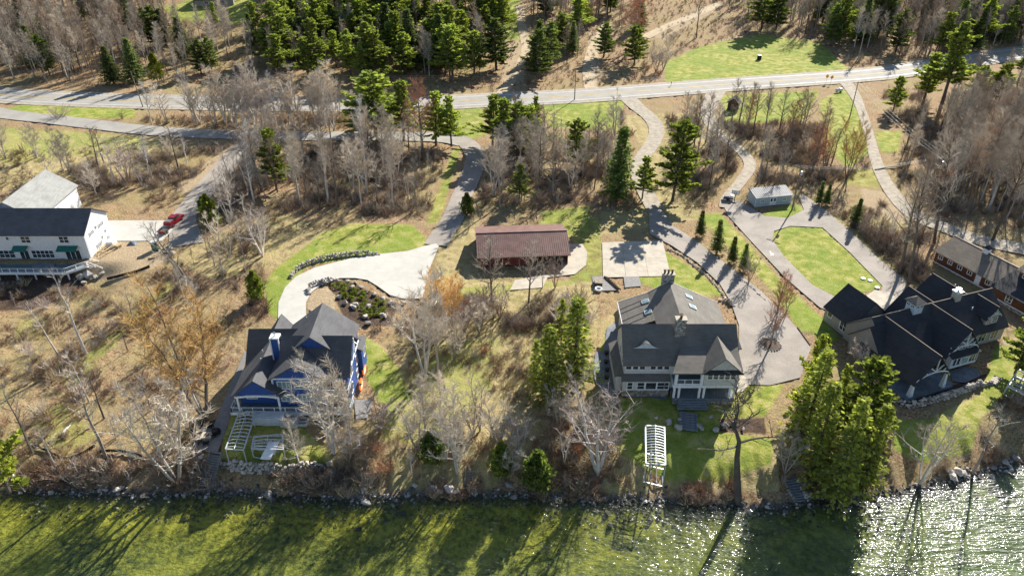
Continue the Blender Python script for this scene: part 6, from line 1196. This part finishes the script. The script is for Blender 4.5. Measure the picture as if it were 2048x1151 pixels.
# low brush, dead grass and saplings in the wild ground
bushes = [joined(gen_bush(200 + i, 1.0, .9, t, 16, 7, .011)[0], i) for i, t in enumerate(('umber', 'smoke', 'umber', 'straw', 'umber', 'brown'))]
WILD = [([(-60, 305), (470, 290), (440, 340), (340, 420), (200, 440), (-60, 400)], 1500), ([(400, 285), (890, 295), (870, 440), (700, 445), (560, 470), (440, 560), (330, 520), (380, 440)], 2600), ([(970, 290), (1280, 260), (1300, 420), (960, 425)], 1500), ([(1330, 230), (1720, 250), (1760, 350), (1600, 380), (1360, 420)], 2400),
        ([(1780, 250), (2060, 200), (2060, 460), (1930, 465), (1800, 400)], 2300), ([(-60, 560), (230, 570), (520, 480), (545, 620), (500, 700), (430, 840), (390, 930), (-60, 960)], 3300), ([(860, 570), (1200, 590), (1235, 640), (1190, 760), (1080, 990), (690, 990), (690, 940), (790, 860), (820, 700), (730, 650), (790, 610)], 1700),
        ([(0, 930), (430, 920), (430, 985), (0, 980)], 1400), ([(440, 950), (1300, 960), (1540, 965), (1540, 1008), (440, 990)], 2400), ([(1100, 830), (1300, 900), (1300, 990), (1100, 990)], 500), ([(1640, 445), (1720, 410), (1860, 470), (1860, 580), (1800, 540)], 900), ([(1560, 900), (1640, 900), (1780, 860), (1900, 940), (1800, 975), (1560, 1005)], 900),
        ([(-100, 10), (330, 20), (520, 40), (520, 168), (250, 175), (-100, 160)], 2200), ([(520, 20), (1290, 5), (1290, 165), (1000, 190), (540, 175)], 2600), ([(1290, 0), (2080, 0), (2080, 100), (1720, 135), (1330, 90)], 2400), ([(280, 235), (700, 225), (890, 262), (300, 255)], 900), ([(1750, 400), (1850, 440), (1860, 560), (1780, 520)], 350), ([(1960, 795), (2060, 800), (2060, 925), (1960, 930)], 300)]
allp = np.concatenate([scatter_px(pl, n_, 1.6) for pl, n_ in WILD]); cl_ = clump(allp[:, 0], allp[:, 1]); allp = allp[(cl_ > NR.normal(.3, .45, len(allp))) | (allp[:, 1] > 230)]
instancer('undergrowth', allp, np.exp(NR.normal(-.05, .38, len(allp))), bushes, 'low leafless brown brush covering the wild ground', 'brush', .3)
wb = [joined(gen_bush(230 + i, 1.7, 1.4, t, 20, 8, .014)[0], f'wb{i}') for i, t in enumerate(('brown', 'dark', 'smoke', 'brown'))]
TH = [([(400, 300), (880, 300), (865, 430), (560, 425), (430, 440)], 1700), ([(970, 300), (1270, 280), (1290, 405), (965, 412)], 900), ([(1340, 240), (1710, 260), (1740, 345), (1600, 372), (1370, 400)], 1300), ([(1790, 260), (2060, 210), (2060, 450), (1930, 455), (1800, 380)], 1000), ([(130, 330), (430, 300), (380, 380), (180, 400)], 700), ([(1660, 450), (1850, 470), (1855, 570), (1780, 540)], 450), ([(870, 590), (1190, 600), (1150, 660), (880, 660)], 260), ([(150, 930), (420, 915), (420, 975), (150, 980)], 300), ([(550, 955), (760, 950), (760, 990), (550, 985)], 260), ([(1760, 190), (1850, 170), (1860, 260), (1780, 260)], 200)]
tp = np.concatenate([scatter_px(pl, n_, 1.8) for pl, n_ in TH]); tp = tp[clump(tp[:, 0] + 40, tp[:, 1]) > NR.normal(.25, .6, len(tp))]
instancer('thicket', tp, np.exp(NR.normal(.1, .3, len(tp))), wb, 'dark brown waist-high thicket under the bare woods', 'brush', .25)
# deeper woods as one mass of trees
far = [joined(PR[k_][i][0], f'far{k_}{i}') for k_, i in (('grey', 0), ('grey', 1), ('dark', 0), ('dark', 1), ('grey', 3), ('pale', 1))]
FW = np.concatenate([scatter_px(pl, n_, 3, mind=2.2) for pl, n_ in (([(-200, -20), (340, -20), (330, 50), (240, 150), (-200, 150)], 330), ([(500, -25), (1290, -25), (1280, 50), (540, 60)], 240), ([(1450, -25), (2250, -25), (2250, 90), (1900, 110), (1650, 60), (1450, 30)], 420), ([(1850, 240), (2150, 240), (2150, 430), (1900, 430)], 110))] + [np.array(FARPTS)])
instancer('distant_woods', FW, NR.uniform(.8, 1.2, len(FW)), far, 'leafless grey woods filling the far ground beyond the road', 'woods', .04)
ev = [joined(PR[k_][i][0], f'far{k_}{i}') for k_, i in (('dkpine', 0), ('dkpine', 1), ('pine', 0), ('pine', 3))]
FE = np.concatenate([scatter_px(pl, n_, 3, mind=4) for pl, n_ in (([(520, -25), (1080, -25), (1020, 50), (540, 50)], 26), ([(1500, -25), (2200, -25), (2200, 80), (1900, 100), (1650, 60)], 70), ([(-200, -25), (330, -25), (300, 60), (-200, 80)], 12))])
instancer('distant_pines', FE, NR.uniform(.8, 1.25, len(FE)), ev, 'dark pine woods along the top edge of the picture', 'woods', .04)
# shore rocks
xs_ = NR.uniform(-75, 85, 4600); d_ = NR.normal(-.1, .8, 4600); d_[:900] = NR.uniform(-4.5, -.5, 900); SPt = np.stack([xs_, np.interp(xs_, _sh[:, 0], _sh[:, 1]) + d_ - .5 * np.sin(xs_ * 1.3) - .35 * np.sin(xs_ * 3.1 + 1)], -1)
rk = [s_.copy() for s_ in STONES]
for r_ in rk: r_.materials[0] = m['rockdk']
instancer('shore_rocks', SPt, np.exp(NR.normal(-1.2, .45, len(SPt))), rk, 'band of dark and pale stones along the waterline', 'rocks', .5, -.08)
# juniper ground cover in the boulder bed
jn = gen_conifer(300, 'cedar', .7, .9, 'shrub', z0=.0, dens=.05, ls=.28)[0]
JP = scatter_px([(655, 570), (690, 560), (745, 585), (775, 610), (770, 640), (720, 630), (690, 600)], 90, .8)
instancer('ground_cover', JP, NR.uniform(.3, .7, len(JP)), [joined(jn, 'jn')], 'low green juniper cover between the pale boulders', 'ground cover', .1)
LP = scatter_px([(1085, 700), (1190, 740), (1150, 830), (1080, 830)], 30, 1)
# fallen logs and driftwood on the left shore
for i, (a, b, lab) in enumerate((((25, 950), (52, 985), 'bleached fallen trunk under the lower left cedar'), ((78, 968), (130, 957), 'long bleached driftwood log on the left shore'), ((1085, 340), (1140, 338), 'fallen grey log lying in the wood above the barn'), ((1750, 340), (1800, 332), 'fallen birch log beside the gravel road'), ((125, 868), (142, 852), 'short pale log on the left slope grass'))):
    p, q = G(*a, .15), G(*b, .3); o = tag(empty('fallen_log', p), lab, 'log'); d2 = q - p; MB().tube([(0, 0, 0), d2 * .5 + Vector((0, 0, .1)), d2], [.24, .19, .1], 7).build('log', bk['white'], o); MB().tube([d2 * .6, d2 * .75 + Vector((.3, .5, .5))], [.08, .03], 5).build('branch', bk['white'], o)
print('objects', len(COL.objects))
